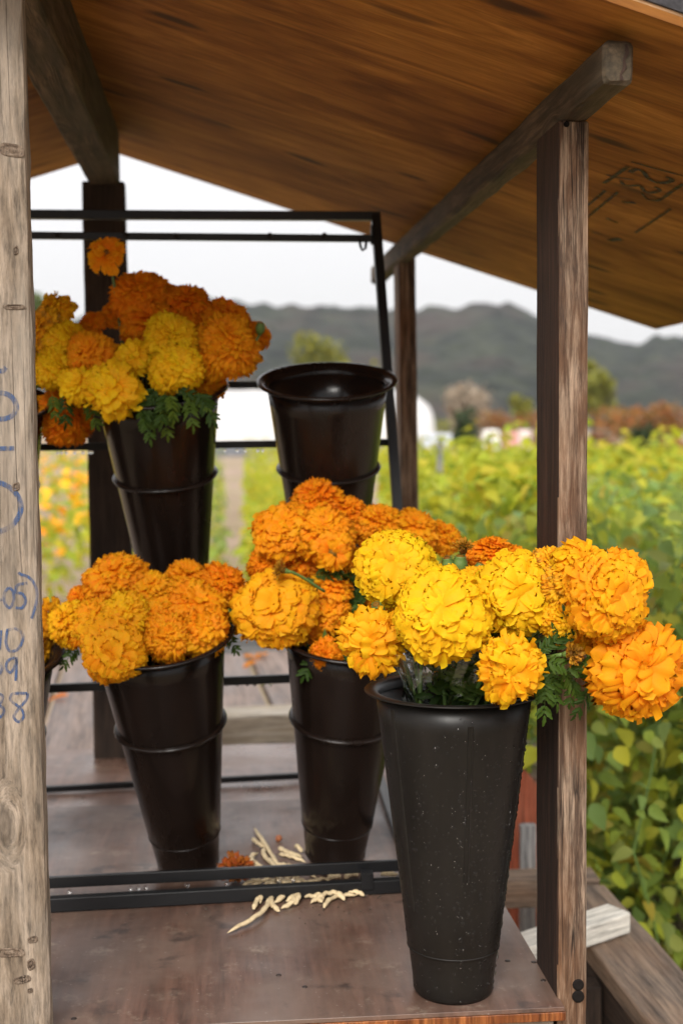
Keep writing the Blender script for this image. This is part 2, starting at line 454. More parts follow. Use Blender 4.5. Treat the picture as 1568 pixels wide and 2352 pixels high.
M_mleaf = leaf_mat('marigold_leaf', [(.025, .055, .006), (.05, .095, .009), (.09, .14, .013)])
M_stem = simple('flower_stem', (.10, .17, .035), .5)
M_bean = leaf_mat('bean_leaf', [(.16, .25, .07), (.21, .30, .06), (.24, .32, .05), (.32, .38, .04), (.44, .42, .035), (.20, .28, .08), (.36, .28, .035)], .4)
M_beanfar = leaf_mat('bean_leaf_far', [(.22, .30, .03), (.32, .38, .03), (.45, .46, .03), (.28, .33, .04), (.50, .45, .03), (.42, .34, .03)], .45)
M_green = leaf_mat('green_tree_leaf', [(.05, .09, .02), (.09, .13, .03), (.14, .17, .03)], .25, .6)
M_olive = leaf_mat('yellow_green_tree_leaf', [(.12, .14, .02), (.20, .20, .03), (.27, .25, .03)], .25, .6)
M_orangeh = leaf_mat('rusty_leaf', [(.22, .08, .025), (.34, .12, .03), (.28, .15, .04), (.10, .11, .03)], .25, .6)
M_beige = leaf_mat('dry_twigs', [(.30, .24, .17), (.38, .30, .22), (.25, .21, .16)], .1, .8)
M_darkg = leaf_mat('dark_shrub_leaf', [(.02, .035, .015), (.035, .06, .02), (.05, .07, .02)], .2, .6)
M_yflow = leaf_mat('field_flower', [(.90, .38, .01), (.92, .5, .02), (.85, .25, .01)], .3, .6)
M_bark = simple('bark', (.08, .06, .045), .9)

def ground_mat():
    m, n, l, b = newmat('farm_soil')
    v = coords(n, l, (1, 1, 1), rnd=False)
    a = noise(n, l, v, 1.4, 8, .65)
    r = ramp(n, [(.3, (.13, .085, .055)), (.5, (.27, .19, .135)), (.66, (.36, .27, .20)), (.8, (.17, .17, .07))]); l.new(a, r.inputs[0])
    f = noise(n, l, v, .12, 4); rf = ramp(n, [(.42, g(0)), (.6, g(.6))]); l.new(f, rf.inputs[0])
    c = mix(n, l, rf.outputs[0], r.outputs[0], (.20, .17, .07))
    l.new(c, b.inputs['Base Color']); b.inputs['Roughness'].default_value = .95
    bump(n, l, noise(n, l, v, 25, 6, .7), b, .6, .03)
    return m
M_ground = ground_mat()
def hill_mat():
    m, n, l, b = newmat('wooded_hill')
    v = coords(n, l, (1, 1, 1), rnd=False)
    a = noise(n, l, v, .045, 6, .75)
    r = ramp(n, [(.36, (.005, .007, .006)), (.5, (.015, .019, .013)), (.64, (.037, .042, .025))]); l.new(a, r.inputs[0])
    p = noise(n, l, v, .012, 4, .6); rp = ramp(n, [(.5, g(0)), (.62, g(.55))]); l.new(p, rp.inputs[0])
    c = mix(n, l, rp.outputs[0], r.outputs[0], (.05, .032, .028))
    l.new(c, b.inputs['Base Color']); b.inputs['Roughness'].default_value = .95; b.inputs['Specular IOR Level'].default_value = .1
    return m
M_hill = hill_mat()

# ------------------------------------------------------------------ ground, hills, haze
def sheet(name, x0, x1, y0, y1, z, mat, nx=2, ny=2, zf=None):
    xs = np.linspace(x0, x1, nx); ys = np.linspace(y0, y1, ny)
    X, Y = np.meshgrid(xs, ys); Z = np.full_like(X, z) if zf is None else zf(X, Y)
    V = np.stack([X, Y, Z], -1).reshape(-1, 3)
    i, j = np.meshgrid(np.arange(nx - 1), np.arange(ny - 1)); a = (j * nx + i).ravel()
    Fc = np.stack([a, a + 1, a + nx + 1, a + nx], -1)
    return mesh(name, V, Fc)
ground = obj('ground', sheet('ground', -1500, 1500, -400, 2500, 0, M_ground, 2, 2), M_ground)
tag(ground, 'brown bare farm soil spreading between the plant rows', kind='structure')
def soil_z(X, Y): return .02 + .035 * np.sin(X * 5.2 + .3 * np.sin(Y)) + .02 * np.sin(X * 13 + Y * 7) * np.sin(Y * 9 - X * 3)
tag(obj('soil', sheet('soil', -7, 9, 3.2, 26, 0, M_ground, 160, 200, soil_z), M_ground), 'ridged bare soil of the path beyond the stand', kind='structure')

def value_noise(X, Y, s, seed):
    r = np.random.default_rng(seed); G = r.random((256, 256))
    x = X / s; y = Y / s; xi = np.floor(x).astype(int); yi = np.floor(y).astype(int); fx = x - xi; fy = y - yi
    fx = fx * fx * (3 - 2 * fx); fy = fy * fy * (3 - 2 * fy)
    q = lambda a, b: G[a % 256, b % 256]
    return (q(xi, yi) * (1 - fx) + q(xi + 1, yi) * fx) * (1 - fy) + (q(xi, yi + 1) * (1 - fx) + q(xi + 1, yi + 1) * fx) * fy
# ridge line read off the photograph: angle (pixel x) against height (pixel y)
RX = [-600, 60, 90, 180, 480, 600, 640, 700, 760, 850, 960, 1010, 1080, 1150, 1220, 1290, 1350, 1430, 1480, 1530, 1568, 1900, 2500]
RY = [690, 640, 670, 735, 690, 706, 710, 703, 708, 702, 714, 708, 700, 700, 712, 740, 768, 790, 795, 780, 782, 800, 780]
HY0, HY1 = 420.0, 760.0
def hill_z(X, Y):
    px = VX + F * (X / Y)              # bearing of the point from the stand
    ridge = np.interp(px, RX, RY)
    top = (HY - ridge) / F * HY1 + 1.5
    t = np.clip((Y - HY0) / (HY1 - HY0), 0, 1)
    z = top * (t ** 1.15) + 4 * (value_noise(X, Y, 90, 1) - .5) * t * (1 - t) * 4
    trees = 4.5 * value_noise(X, Y, 15, 2) + 4 * value_noise(X, Y, 8, 3)
    return z + (trees - 4.2) * np.clip(t * 6, 0, 1)
hm = sheet('hills', -520, 640, HY0, HY1, 0, M_hill, 560, 190, hill_z)
tag(obj('hills', hm, M_hill), 'dark wooded hills closing the valley under the white sky', kind='structure')
def hill_back(X, Y): return np.maximum(hill_z(X, np.full_like(Y, HY1)) * (1 - (Y - HY1) / 300), -2)
tag(obj('hills', sheet('hills_back', -520, 640, HY1, HY1 + 300, 0, M_hill, 300, 20, hill_back), M_hill), 'far side of the wooded hills', kind='structure')

hz, hn, hl, hb = newmat('pale_haze')
hn.remove(hb); pv = hn.new('ShaderNodeVolumePrincipled'); pv.inputs['Density'].default_value = .00016
pv.inputs['Color'].default_value = (.93, .95, 1, 1); pv.inputs['Anisotropy'].default_value = .2
hl.new(pv.outputs[0], hn['Material Output'].inputs['Volume'])
V = [(x, y, z) for x in (-1510, 1510) for y in (-410, 2510) for z in (-1, 110)]
Fc = [(0, 1, 3, 2), (4, 6, 7, 5), (0, 4, 5, 1), (2, 3, 7, 6), (0, 2, 6, 4), (1, 5, 7, 3)]
tag(obj('haze', mesh('haze', V, Fc, False), hz), 'thin pale haze lying over the valley', kind='stuff')

# ------------------------------------------------------------------ leaves and trees
def leaf_shape(L=1.0, W=.6, fold=.12, droop=.25):
    """Ovate leaf with a midrib fold and drooping tip, local +Y is the tip; 12 quads' worth."""
    V = []
    prof = [(0, .0), (.08, .55), (.3, 1.0), (.6, .78), (.85, .35), (1, 0)]
    for v, wd in prof:
        for s in (-1, 0, 1):
            V.append((s * wd * W / 2 * L, v * L, abs(s) * fold * wd * L - droop * v * v * L))
    Fc = []
    for i in range(len(prof) - 1):
        for s in range(2):
            a = i * 3 + s; Fc.append((a, a + 1, a + 4, a + 3))
    return np.array(V, dtype=float), np.array(Fc)
LV, LF = leaf_shape()
def leaf_cloud(P, size, seed=0, up=.5, V0=None, F0=None, width=(.8, 1.2)):
    """Many leaves in one mesh. P (n,3) positions, size scalar or (n,)"""
    V0 = LV if V0 is None else V0; F0 = LF if F0 is None else F0
    r = np.random.default_rng(seed); n = len(P); nv = len(V0)
    nrm = r.normal(size=(n, 3)); nrm[:, 2] = np.abs(nrm[:, 2]) + up; nrm /= np.linalg.norm(nrm, axis=1, keepdims=True)
    t = r.normal(size=(n, 3)); t -= nrm * (t * nrm).sum(1, keepdims=True); t /= np.linalg.norm(t, axis=1, keepdims=True)
    s = np.cross(t, nrm)
    sz = (np.ones(n) * size) * r.uniform(.65, 1.25, n)
    wv = r.uniform(*width, n)
    A = V0[None, :, 0:1] * s[:, None, :] * wv[:, None, None] + V0[None, :, 1:2] * t[:, None, :] + V0[None, :, 2:3] * nrm[:, None, :]
    V = P[:, None, :] + A * sz[:, None, None]
    Fc = F0[None] + (np.arange(n) * nv)[:, None, None]
    return V.reshape(-1, 3), Fc.reshape(-1, 4), np.repeat(r.random(n), nv)
simpleV, simpleF = np.array([(-.3, 0, 0), (.3, 0, 0), (.35, .6, .1), (-.35, .6, .1), (0, 1, 0), (0, 1, 0)], float)[:4], np.array([(0, 1, 2, 3)])

def tree(name, base, H, Wd, mat, label, cat='tree', n=1500, ls=.35, group=None, trunk=True, seed=0, lumps=9, low=.25):
    r = np.random.default_rng(seed); base = Vector(base)
    t = empty(name, base, label, cat, group)
    if trunk:
        parts = [tube_m([base, base + Vector((.03 * H, 0, H * .35)), base + Vector((0, 0, H * .75))], [H * .035, H * .025, H * .01])]
        for k in range(5):
            a = k * 1.3 + seed; z = H * (.3 + .08 * k)
            parts.append(tube_m([base + Vector((.02 * H, 0, z)), base + Vector((math.cos(a) * Wd * .3, math.sin(a) * Wd * .3, z + H * .2))], [H * .015, H * .006], 6))
        obj('trunk', mesh('trunk', *join(parts)), M_bark, t)
    P = []
    c = r.uniform(-1, 1, (lumps, 3)); c[:, :2] *= Wd * .28; c[:, 2] = H * (low + .18) + (c[:, 2] * .5 + .5) * H * (.7 - low)
    rad = r.uniform(.16, .3, lumps) * Wd
    for k in range(lumps):
        q = r.normal(size=(n // lumps, 3)); q /= np.linalg.norm(q, axis=1, keepdims=True)
        q *= (rad[k] * r.uniform(.55, 1.1, (len(q), 1))); q[:, 2] *= min(1.2, H / Wd); P.append(q + c[k])
    P = np.concatenate(P) + np.array(base); P[:, 2] = np.maximum(P[:, 2], .05)
    V, Fc, rn = leaf_cloud(P, ls, seed, .3, simpleV, simpleF)
    tag(obj('crown', mesh('crown', V, Fc, False, {'rnd': rn}), mat, t), kind='stuff')
    return t

def gx(px, Y): return (px - VX) / F * Y
# trees and shrubs across the valley floor
tree('round_tree', (gx(735, 120), 120, 0), 10.6, 5.4, M_olive, 'round green tree at the foot of the hill behind the empty bucket', n=1600, ls=.55, seed=3)
tree('low_tree', (gx(835, 125), 125, 0), 6.6, 5.4, M_olive, 'low spreading olive-green tree beside the thin back post', n=1200, ls=.55, seed=4)
tree('tall_tree', (gx(1375, 95), 95, 0), 6.8, 3.4, M_olive, 'tall yellowish tree just right of the thick brown post', n=1500, ls=.45, seed=5)
tree('small_tree', (gx(1208, 95), 95, 0), 4.1, 1.8, M_olive, 'small yellow-green tree just left of the thick brown post', n=700, ls=.35, seed=6)
tree('bare_tree', (gx(1095, 90), 90, 0), 4.3, 4.2, M_beige, 'pale beige leafless bushy tree behind the dark shrub', n=1800, ls=.32, seed=7)
tree('dark_shrub', (gx(1078, 60), 60, 0), 2.4, 1.9, M_darkg, 'dark green rounded shrub in front of the pale bare tree', 'shrub', n=1200, ls=.2, trunk=False, seed=8, low=0)
tree('far_tree', (gx(70, 130), 130, 0), 15.0, 6.0, M_green, 'green treetop showing beside the grey wooden post', n=1200, ls=.7, seed=9)
for k, (px, Y, H, Wd, m_, lb) in enumerate([
    (1018, 80, 2.9, 3.0, M_olive, 'olive bush right of the white hoop house'),
    (1150, 75, 2.3, 3.2, M_orangeh, 'rusty orange shrub between the dark shrub and the brown post'),
    (1235, 78, 2.4, 3.4, M_orangeh, 'rusty orange shrub half hidden behind the thick brown post'),
    (1440, 55, 2.35, 2.8, M_orangeh, 'first large rusty hedge bush right of the brown post'),
    (1500, 52, 2.6, 2.6, M_orangeh, 'tallest rusty hedge bush with orange crown'),
    (1568, 50, 2.4, 2.6, M_orangeh, 'rusty hedge bush cut by the right edge of the photo'),
    (1490, 46, 1.5, 1.4, M_darkg, 'dark green bush in front of the rusty hedge')]):
    tree('hedge_shrub', (gx(px, Y), Y, 0), H, Wd, m_, lb, 'shrub', n=900, ls=.22, group='shrubs along the far field edge', trunk=False, seed=20 + k, low=-.15)

# hoop house, trailer, drums in the distance
def hoop_house():
    Y0, Y1 = 70.0, 78.0; xa, xb = gx(450, Y0), gx(1003, Y0)
    t = empty('hoop_house', (0.5 * (xa + xb), Y0, 0), 'long white plastic-covered hoop house behind the empty bucket', 'greenhouse')
    mw = simple('white_poly_cover', (.50, .49, .48), .5, vary=.06, sc=2); mg = simple('grey_base_cladding', (.13, .14, .155), .7, sc=2)
    V = []; Fc = []; ns = 14; nx = 24
    for i in range(nx + 1):
        x = xa + (xb - xa) * i / nx; e = max(0, (i - nx + 3) / 3) ** 2
        for k in range(ns + 1):
            a = math.pi * k / ns
            V.append((x - .0 * e, (Y0 + Y1) / 2 - 4 * math.cos(a), .55 + 3.05 * (math.sin(a) ** .7) * (1 - .25 * e) + (.04 if i % 3 == 0 else 0)))
    for i in range(nx):
        for k in range(ns): a = i * (ns + 1) + k; Fc.append((a, a + 1, a + ns + 2, a + ns + 1))
    Fc.append(tuple(nx * (ns + 1) + k for k in range(ns + 1)))
    obj('cover', mesh('cover', V, Fc), mw, t)
    V, Fc = box_m(xb - xa - .1, 8.1, .75, .02); M = Matrix.Translation(((xa + xb) / 2, (Y0 + Y1) / 2, 0))
    obj('base_wall', mesh('base_wall', V, Fc, False), mg, t, M)
hoop_house()
def trailer():
    Y = 55.0; x0, x1 = gx(962, Y), gx(1036, Y); cx = (x0 + x1) / 2; wdt = x1 - x0
    t = empty('farm_trailer', (cx, Y, 0), 'white boxy farm trailer standing right of the thin back post', 'trailer')
    mw = simple('white_enamel', (.48, .52, .58), .4, vary=.05, sc=3); md = simple('tyre_rubber', (.03, .03, .03), .8)
    V, Fc = box_m(wdt, 1.3, .85, .05); obj('box_body', mesh('box_body', V, Fc, False), mw, t, Matrix.Translation((cx, Y, .38)))
    for s in (-.3, .3):
        V, Fc = lathe_m([(0, -.1), (.25, -.1), (.3, -.06), (.3, .06), (.25, .1), (0, .1)], 20)
        obj('wheel', mesh('wheel', V, Fc), md, t, Matrix.Translation((cx + s * wdt, Y - .6, .3)) @ Matrix.Rotation(math.pi / 2, 4, 'X'))
    V, Fc = box_m(.08, .08, .8, .01); obj('drawbar', mesh('drawbar', V, Fc, False), md, t, Matrix.Translation((x0 - .8, Y, .45)) @ Matrix.Rotation(math.pi / 2, 4, 'Y'))
trailer()
def drum(px, Y, H, R, col, label):
    mt = simple('drum_plastic', col, .5, vary=.08)
    t = empty('storage_drum', (gx(px, Y), Y, 0), label, 'drum')
    V, Fc = lathe_m([(0, 0), (R * .95, 0), (R, H * .05), (R, H * .32), (R * 1.04, H * .34), (R, H * .36), (R, H * .64), (R * 1.04, H * .66), (R, H * .68), (R, H * .93), (R * .9, H * .97)], 24)
    obj('drum_body', mesh('drum_body', V, Fc), mt, t, Matrix.Translation((gx(px, Y), Y, 0)))
    V, Fc = lathe_m([(0, 1.0 * H), (R * .8, 1.0 * H), (R * .9, .97 * H)], 24)
    obj('drum_lid', mesh('drum_lid', V, Fc), mt, t, Matrix.Translation((gx(px, Y), Y, 0)))
drum(1135, 40, 1.42, .26, (.75, .74, .70), 'white drum at the far edge of the bean field')
drum(1180, 42, 1.35, .22, (.55, .25, .22), 'faded reddish drum next to the white drum')
drum(1212, 42, 1.40, .24, (.62, .5, .48), 'pinkish pale drum close behind the thick brown post')

# ------------------------------------------------------------------ bean field, far part: nobody could count it
def field_cloud(n, xf, y0, y1, zf, seed):
    r = np.random.default_rng(seed)
    Y = y0 + (y1 - y0) * r.random(n) ** 1.3
    lo, hi = xf(Y); X = lo + (hi - lo) * r.random(n)
    Z = zf(X, Y, r)
    return np.stack([X, Y, Z], -1)
def bean_z(X, Y, r):
    row = .5 + .5 * np.sin(X * 5.0 + Y * .4)
    top = 1.09 + .16 * row + .42 * (value_noise(X + 50, Y + 50, 1.1, 5) - .5) - .006 * (Y - 5) + .05
    return top - r.random(len(X)) ** 1.6 * .8
r = np.random.default_rng(8)
P = field_cloud(30000, lambda Y: (np.maximum(.12 * Y, .9), .44 * Y + .8), 4.7, 23, bean_z, 31)
tx = np.repeat(r.uniform(0, 1, 60), 14); ty = np.repeat(r.uniform(5, 12, 60), 14)
P2 = np.stack([.14 * ty + tx * .28 * ty + r.normal(0, .03, 840), ty + r.normal(0, .03, 840), 1.14 + r.random(840) ** 1.5 * (.20 + .28 * np.repeat(r.random(60), 14))], -1)
V, Fc, rn = leaf_cloud(np.concatenate([P, P2]), .085, 33, .5)
tag(obj('bean_field', mesh('bean_field', V, Fc, True, {'rnd': rn}), M_beanfar), 'bright yellow-green bean field stretching to the far soil', 'crops', kind='stuff')
# thin soil-coloured stems under it
# left: marigold field and low greens
P = field_cloud(6000, lambda Y: (-.5 * Y, -.06 * Y), 9.5, 30, lambda X, Y, r: .15 + r.random(len(X)) * .75 + .01 * Y, 35)
V, Fc, rn = leaf_cloud(P, .11, 36, .3)
tag(obj('flower_field_foliage', mesh('flower_field_foliage', V, Fc, True, {'rnd': rn}), M_beanfar), 'yellow-green foliage of the marigold field seen past the grey post', 'crops', kind='stuff')
P = field_cloud(1100, lambda Y: (-.5 * Y, -.07 * Y), 9.5, 26, lambda X, Y, r: .5 + r.random(len(X)) * .5 + .01 * Y, 37)
V, Fc, rn = leaf_cloud(P, .12, 38, 1.5, width=(1.2, 1.6))
tag(obj('flower_field_blossoms', mesh('flower_field_blossoms', V, Fc, True, {'rnd': rn}), M_yflow), 'orange blossoms dotted over the marigold field', 'flowers', kind='stuff')
P = field_cloud(3800, lambda Y: (.016 * Y, .055 * Y), 9.5, 32, lambda X, Y, r: r.random(len(X)) * (.5 + .025 * Y), 39)
V, Fc, rn = leaf_cloud(P, .10, 40, .3)
tag(obj('young_crop_row', mesh('young_crop_row', V, Fc, True, {'rnd': rn}), M_beanfar), 'bright row of young crops beyond the soil path', 'crops', kind='stuff')
P = field_cloud(1500, lambda Y: (-.035 * Y, 0.0 * Y), 8, 30, lambda X, Y, r: r.random(len(X)) * (.3 + .03 * Y), 41)
V, Fc, rn = leaf_cloud(P, .10, 42, .3)
tag(obj('green_crop_row', mesh('green_crop_row', V, Fc, True, {'rnd': rn}), M_bean), 'darker green crop row left of the soil path', 'crops', kind='stuff')
# stakes in the field
for px, Y, top, wd, lb in [(1003, 9, 1010, .035, 'grey wooden stake in the beans just right of the thin back post'), (1120, 13, 992, .04, 'short stake far out in the bean field below the dark shrub'),
                           (1362, 9, 1075, .03, 'thin dark stake in the beans hugging the thick brown post')]:
    p = aty(px, top, Y); s = empty('field_stake', (p.x, Y, 0), lb, 'stake', 'stakes in the bean field')
    timber('stake_pole', (p.x, Y, 0), (p.x + .02, Y, p.z), wd, wd, M_greyb, s, seg=4)

# near bean plants, each a thing with its own leaves
leaf_variants = []
for k in range(5):
    r = random.Random(k); v, f = leaf_shape(1, .62 + .2 * r.random(), .06 + .12 * r.random(), .1 + .35 * r.random())
    leaf_variants.append(mesh('bean_leaf', v, f, True)); leaf_variants[-1].materials.append(M_bean)
def bean_plant(x, y, H, n, label, seed, spread=.3):
    r = random.Random(seed); t = empty('bean_plant', (x, y, 0), label, 'plant', 'bean plants crowding beside the stand')
    pts = [Vector((x + .05 * math.sin(k * 1.7 + seed), y + .05 * math.cos(k * 1.3), H * k / 7)) for k in range(8)]
    obj('vine_stem', mesh('vine_stem', *tube_m(pts, .003, 6)), M_stem, t)
    inv = parent_world(t).inverted()
    for k in range(n):
        z = H * (1 - (r.random() ** 1.25) * .97); a = r.uniform(0, 2 * math.pi); d = spread * math.sqrt(r.random()) * (1.15 - .35 * z / H)
        p = Vector((x + d * math.cos(a), y + d * math.sin(a) * .8, z))
        nrm = Vector((r.gauss(0, .6), -.45 + r.gauss(0, .5), .75 + r.gauss(0, .3))).normalized()
        tip = Vector((r.gauss(0, .6), r.gauss(0, .5) - .2, -.6 + r.gauss(0, .4)))
        tip = (tip - nrm * tip.dot(nrm)).normalized(); sd = tip.cross(nrm)
        s = r.choice((r.uniform(.03, .055), r.uniform(.045, .075)))
        M = Matrix((sd * s, tip * s, nrm * s)).transposed().to_4x4(); M.translation = p
        o = bpy.data.objects.new('leaf', leaf_variants[k % 5]); COL.objects.link(o); o.parent = t; o.matrix_local = inv @ M
spots = [(1.02, 3.05, 1.10, 'bean plant with pale-backed leaves just right of the brown post'), (1.32, 2.85, .98, 'lowest front bean plant at the right picture edge'),
         (1.18, 3.35, 1.15, 'bean plant rising between the brown post and the right edge'), (1.50, 3.2, 1.12, 'leafy bean plant at the right edge behind the hanging flower'),
         (.86, 3.5, 1.08, 'bean plant filling the gap between front bucket and brown post'), (1.12, 3.9, 1.2, 'yellowing bean plant behind the first row beside the post'),
         (1.5, 3.75, 1.2, 'tall bean plant in the second row toward the right edge'), (.85, 4.2, 1.14, 'bean plant behind the brown post on its left side'),
         (1.3, 4.4, 1.22, 'bean plant in the third row right of the brown post'), (1.72, 4.3, 1.2, 'third-row bean plant farthest to the right'),
         (1.0, 4.9, 1.2, 'bean plant seen just left of the post top leaves'), (1.5, 5.0, 1.22, 'back-row bean plant level with the big golden flower')]
for k, (x, y, H, lb) in enumerate(spots):
    bean_plant(x, y, H + .12, [270, 270, 250, 230, 190, 190, 180, 120, 130, 120, 100, 100][k], lb, 50 + k)
# the mass of stems and leaves under and behind them
r = np.random.default_rng(77); n = 17000
Yb = r.uniform(3.2, 6.0, n); Xb = np.maximum(.26 * Yb - .15, .75) + r.random(n) * (1.9 - .1 * Yb); Zb = r.random(n) * (.98 + .06 * Yb)
V, Fc, rn = leaf_cloud(np.stack([Xb, Yb, Zb], -1), .065, 78, .4)
tag(obj('bean_undergrowth', mesh('bean_undergrowth', V, Fc, True, {'rnd': rn}), M_bean), 'dense tangle of bean foliage filling the bed beside the stand', 'foliage', kind='stuff')

# ------------------------------------------------------------------ the stand: table, posts, beams, roof
TZ = .78
stand = empty('market_stand', (.1, 2.3, 0), 'weathered wooden flower stand with plywood roof and dark stained tabletop', 'stand')
fr = atz(1296, 2313, TZ); xr = fr.x; yf = fr.y                    # table front right corner
def slab(name, x0, x1, y0, y1, z0, z1, mat, parent, bev=.002):
    V, Fc = box_m(x1 - x0, y1 - y0, z1 - z0, bev, 1); return obj(name, mesh(name, V, Fc, False), mat, parent, Matrix.Translation(((x0 + x1) / 2, (y0 + y1) / 2, z0)))
slab('tabletop', -1.0, xr, yf, 2.66, TZ - .006, TZ, M_table, stand, .001)
slab('plywood_core', -1.0, xr + .001, yf - .0015, 2.66, TZ - .018, TZ - .0065, M_plyedge2, stand, .001)
slab('rear_shelf', -1.0, xr, 2.672, 3.16, TZ - .02, TZ - .004, M_table2, stand)
timber('apron_board', (-1.0, yf + .035, TZ - .068), (xr - .01, yf + .035, TZ - .068), .095, .03, M_post, stand, Vector((0, 0, 1)), seed=4)
timber('side_board', (xr - .03, yf + .08, TZ - .07), (xr - .03, 3.15, TZ - .07), .10, .03, M_brown, stand, Vector((0, 0, 1)), seed=5)
# nail heads and knots on the table
for q, (px, py) in enumerate([(1225, 2210), (1247, 2252), (700, 2267), (170, 2340), (640, 2240), (1165, 2207)]):
    p = atz(px, py, TZ); V, Fc = lathe_m([(0, .0012), (.003, .0012), (.0042, .0003), (.0042, -.001)], 10)
    obj('nail', mesh('nail', V, Fc), M_nail, stand, Matrix.Translation(p))

# right front post: narrow face to the front
pY = yf + .026
pl = aty(1283.5, 2300, pY); pw = .040; pd = .122
ptop = aty(1300, 276, pY).z
def post_box(name, x0, y0, wx, wy, z0, z1, mat, seed, xt=0, bev=.004, seg=40, jit=.0009):
    return timber(name, (x0 + wx / 2, y0 + wy / 2, z0), (x0 + wx / 2 + xt, y0 + wy / 2, z1), wx, wy, mat, stand, bev=bev, seg=seg, seed=seed, jit=jit)
xtop = aty(1283.5, 300, pY).x
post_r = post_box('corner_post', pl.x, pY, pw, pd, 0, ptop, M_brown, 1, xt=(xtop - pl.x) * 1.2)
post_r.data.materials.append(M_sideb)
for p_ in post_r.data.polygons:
    if p_.normal.x < -.9: p_.material_index = 1  # left face: dark planed wood, with its shade put into the colour
# middle thin back post
mb = aty(903, 600, 3.2); mY = 3.2
post_m = timber('back_post', (aty(921, 1170, mY).x + .019 + .010, mY, 0), (mb.x + .027, mY, aty(930, 592, mY).z + .0), .042, .09, M_brown, stand, seed=2, seg=20)
# dark ridge post at the back
dY = 3.02
dl, dr = aty(197, 900, dY).x, aty(296, 900, dY).x
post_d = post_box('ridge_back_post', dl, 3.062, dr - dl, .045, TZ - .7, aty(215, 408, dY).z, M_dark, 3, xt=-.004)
# grey post in front
lY = 1.63
lr0, lr1 = aty(52, 0, lY), aty(115, 2352, lY)
lw = .093
pb = Vector((lr1.x - lw / 2, lY + .019, lr1.z)); pt = Vector((lr0.x - lw / 2, lY + .019, lr0.z)); dv = (pt - pb)
pb2 = pb - dv * (pb.z / dv.z); pt2 = pb2 + dv * (2.13 / dv.z)
post_l = timber('ridge_front_post', pb2, pt2, lw, .038, M_post, stand, bev=.007, seg=60, jit=.0012, seed=9)

# rafters / beams
raft_n = aty(1421, 182, 1.5); raft_f = aty(868, 640, 3.62)
rw, rh = .036, .050
zb = ptop
a = Vector((aty(1420, 140, 1.5).x, 1.5, zb + rh / 2)); bq = Vector((aty(866, 610, 3.62).x, 3.62, zb + rh / 2 + .0))
timber('side_purlin', a, bq, rw, rh, M_beam, stand, bev=.007, seg=30, jit=.0012, seed=6)
pe = Vector((a.x, 1.4985, a.z)); zz = [(.008, .020), (.0095, .010), (.0055, .002), (.007, -.006), (.002, -.014), (.0035, -.021)]
V = []; Fc = []
for i, (x_, z_) in enumerate(zz):
    hw_ = .0012 + .0012 * (i % 2)
    V += [(pe.x + x_ - hw_, pe.y, pe.z + z_), (pe.x + x_ + hw_, pe.y, pe.z + z_)]
for i in range(len(zz) - 1): Fc.append((2 * i, 2 * i + 1, 2 * i + 3, 2 * i + 2))
obj('end_split', mesh('end_split', V, Fc, False), M_sideb, stand)
RX0 = aty(247, 380, 3.1).x            # ridge line
RZ = 2.232
slope = .312
timber('ridge_beam', (RX0 - .012, 1.47, RZ - .058), (RX0 - .004, 3.058, RZ - .066), .072, .122, M_beam, stand, bev=.006, seg=30, jit=.0012, seed=7)
def roofz(x): return RZ - slope * abs(x - RX0)
# purlin must touch the roof sheet
gap = roofz(a.x) - (zb + rh)
c0 = aty(1505, 743, 3.36); 
EX = (c0.x)
def roof_side(sgn, x_out, y0, y1, y1o):
    """sheet of plywood from the ridge (x=RX0) out to x_out; local Z runs down the slope, so the grain does too."""
    d = Vector((sgn, 0, -slope)).normalized(); L = abs(x_out - RX0) / d.dot(Vector((sgn, 0, 0)))
    up = Vector((slope * sgn, 0, 1)).normalized()
    O = Vector((RX0, 0, RZ))
    def prism(lo, hi, ya, yb, yc, yd, ext=0.0):
        V = []
        for l_, (p, q) in ((0, (ya, yb)), (L + ext, (yc, yd))):
            for y in (p, q):
                for h in (lo, hi): V.append(O + d * l_ + Vector((0, y, 0)) + up * h)
        return V, [(0, 1, 3, 2), (4, 6, 7, 5), (0, 4, 5, 1), (2, 3, 7, 6), (0, 2, 6, 4), (1, 5, 7, 3)]
    Mx = frame(O, d, Vector((0, 1, 0))); inv = Mx.inverted()
    for nm, lo, hi, mt, e in (('roof_sheet', .0, .010, M_roof, 0), ('roof_edge_veneer', .0102, .0135, M_plyedge, .0), ('roofing_felt', .0137, .034, M_shingle, .004)):
        V, Fc = prism(lo, hi, y0 - e, y1 + e, y0 - e, y1o + e, e)
        obj(nm, mesh(nm, [inv @ v for v in V], Fc, False), mt, stand, Mx)
    return O, d, up
ynear = 1.445
O, dsl, upv = roof_side(1, EX, ynear, 3.33, c0.y)
roof_side(-1, RX0 - 1.35, ynear, 3.33, 3.36)
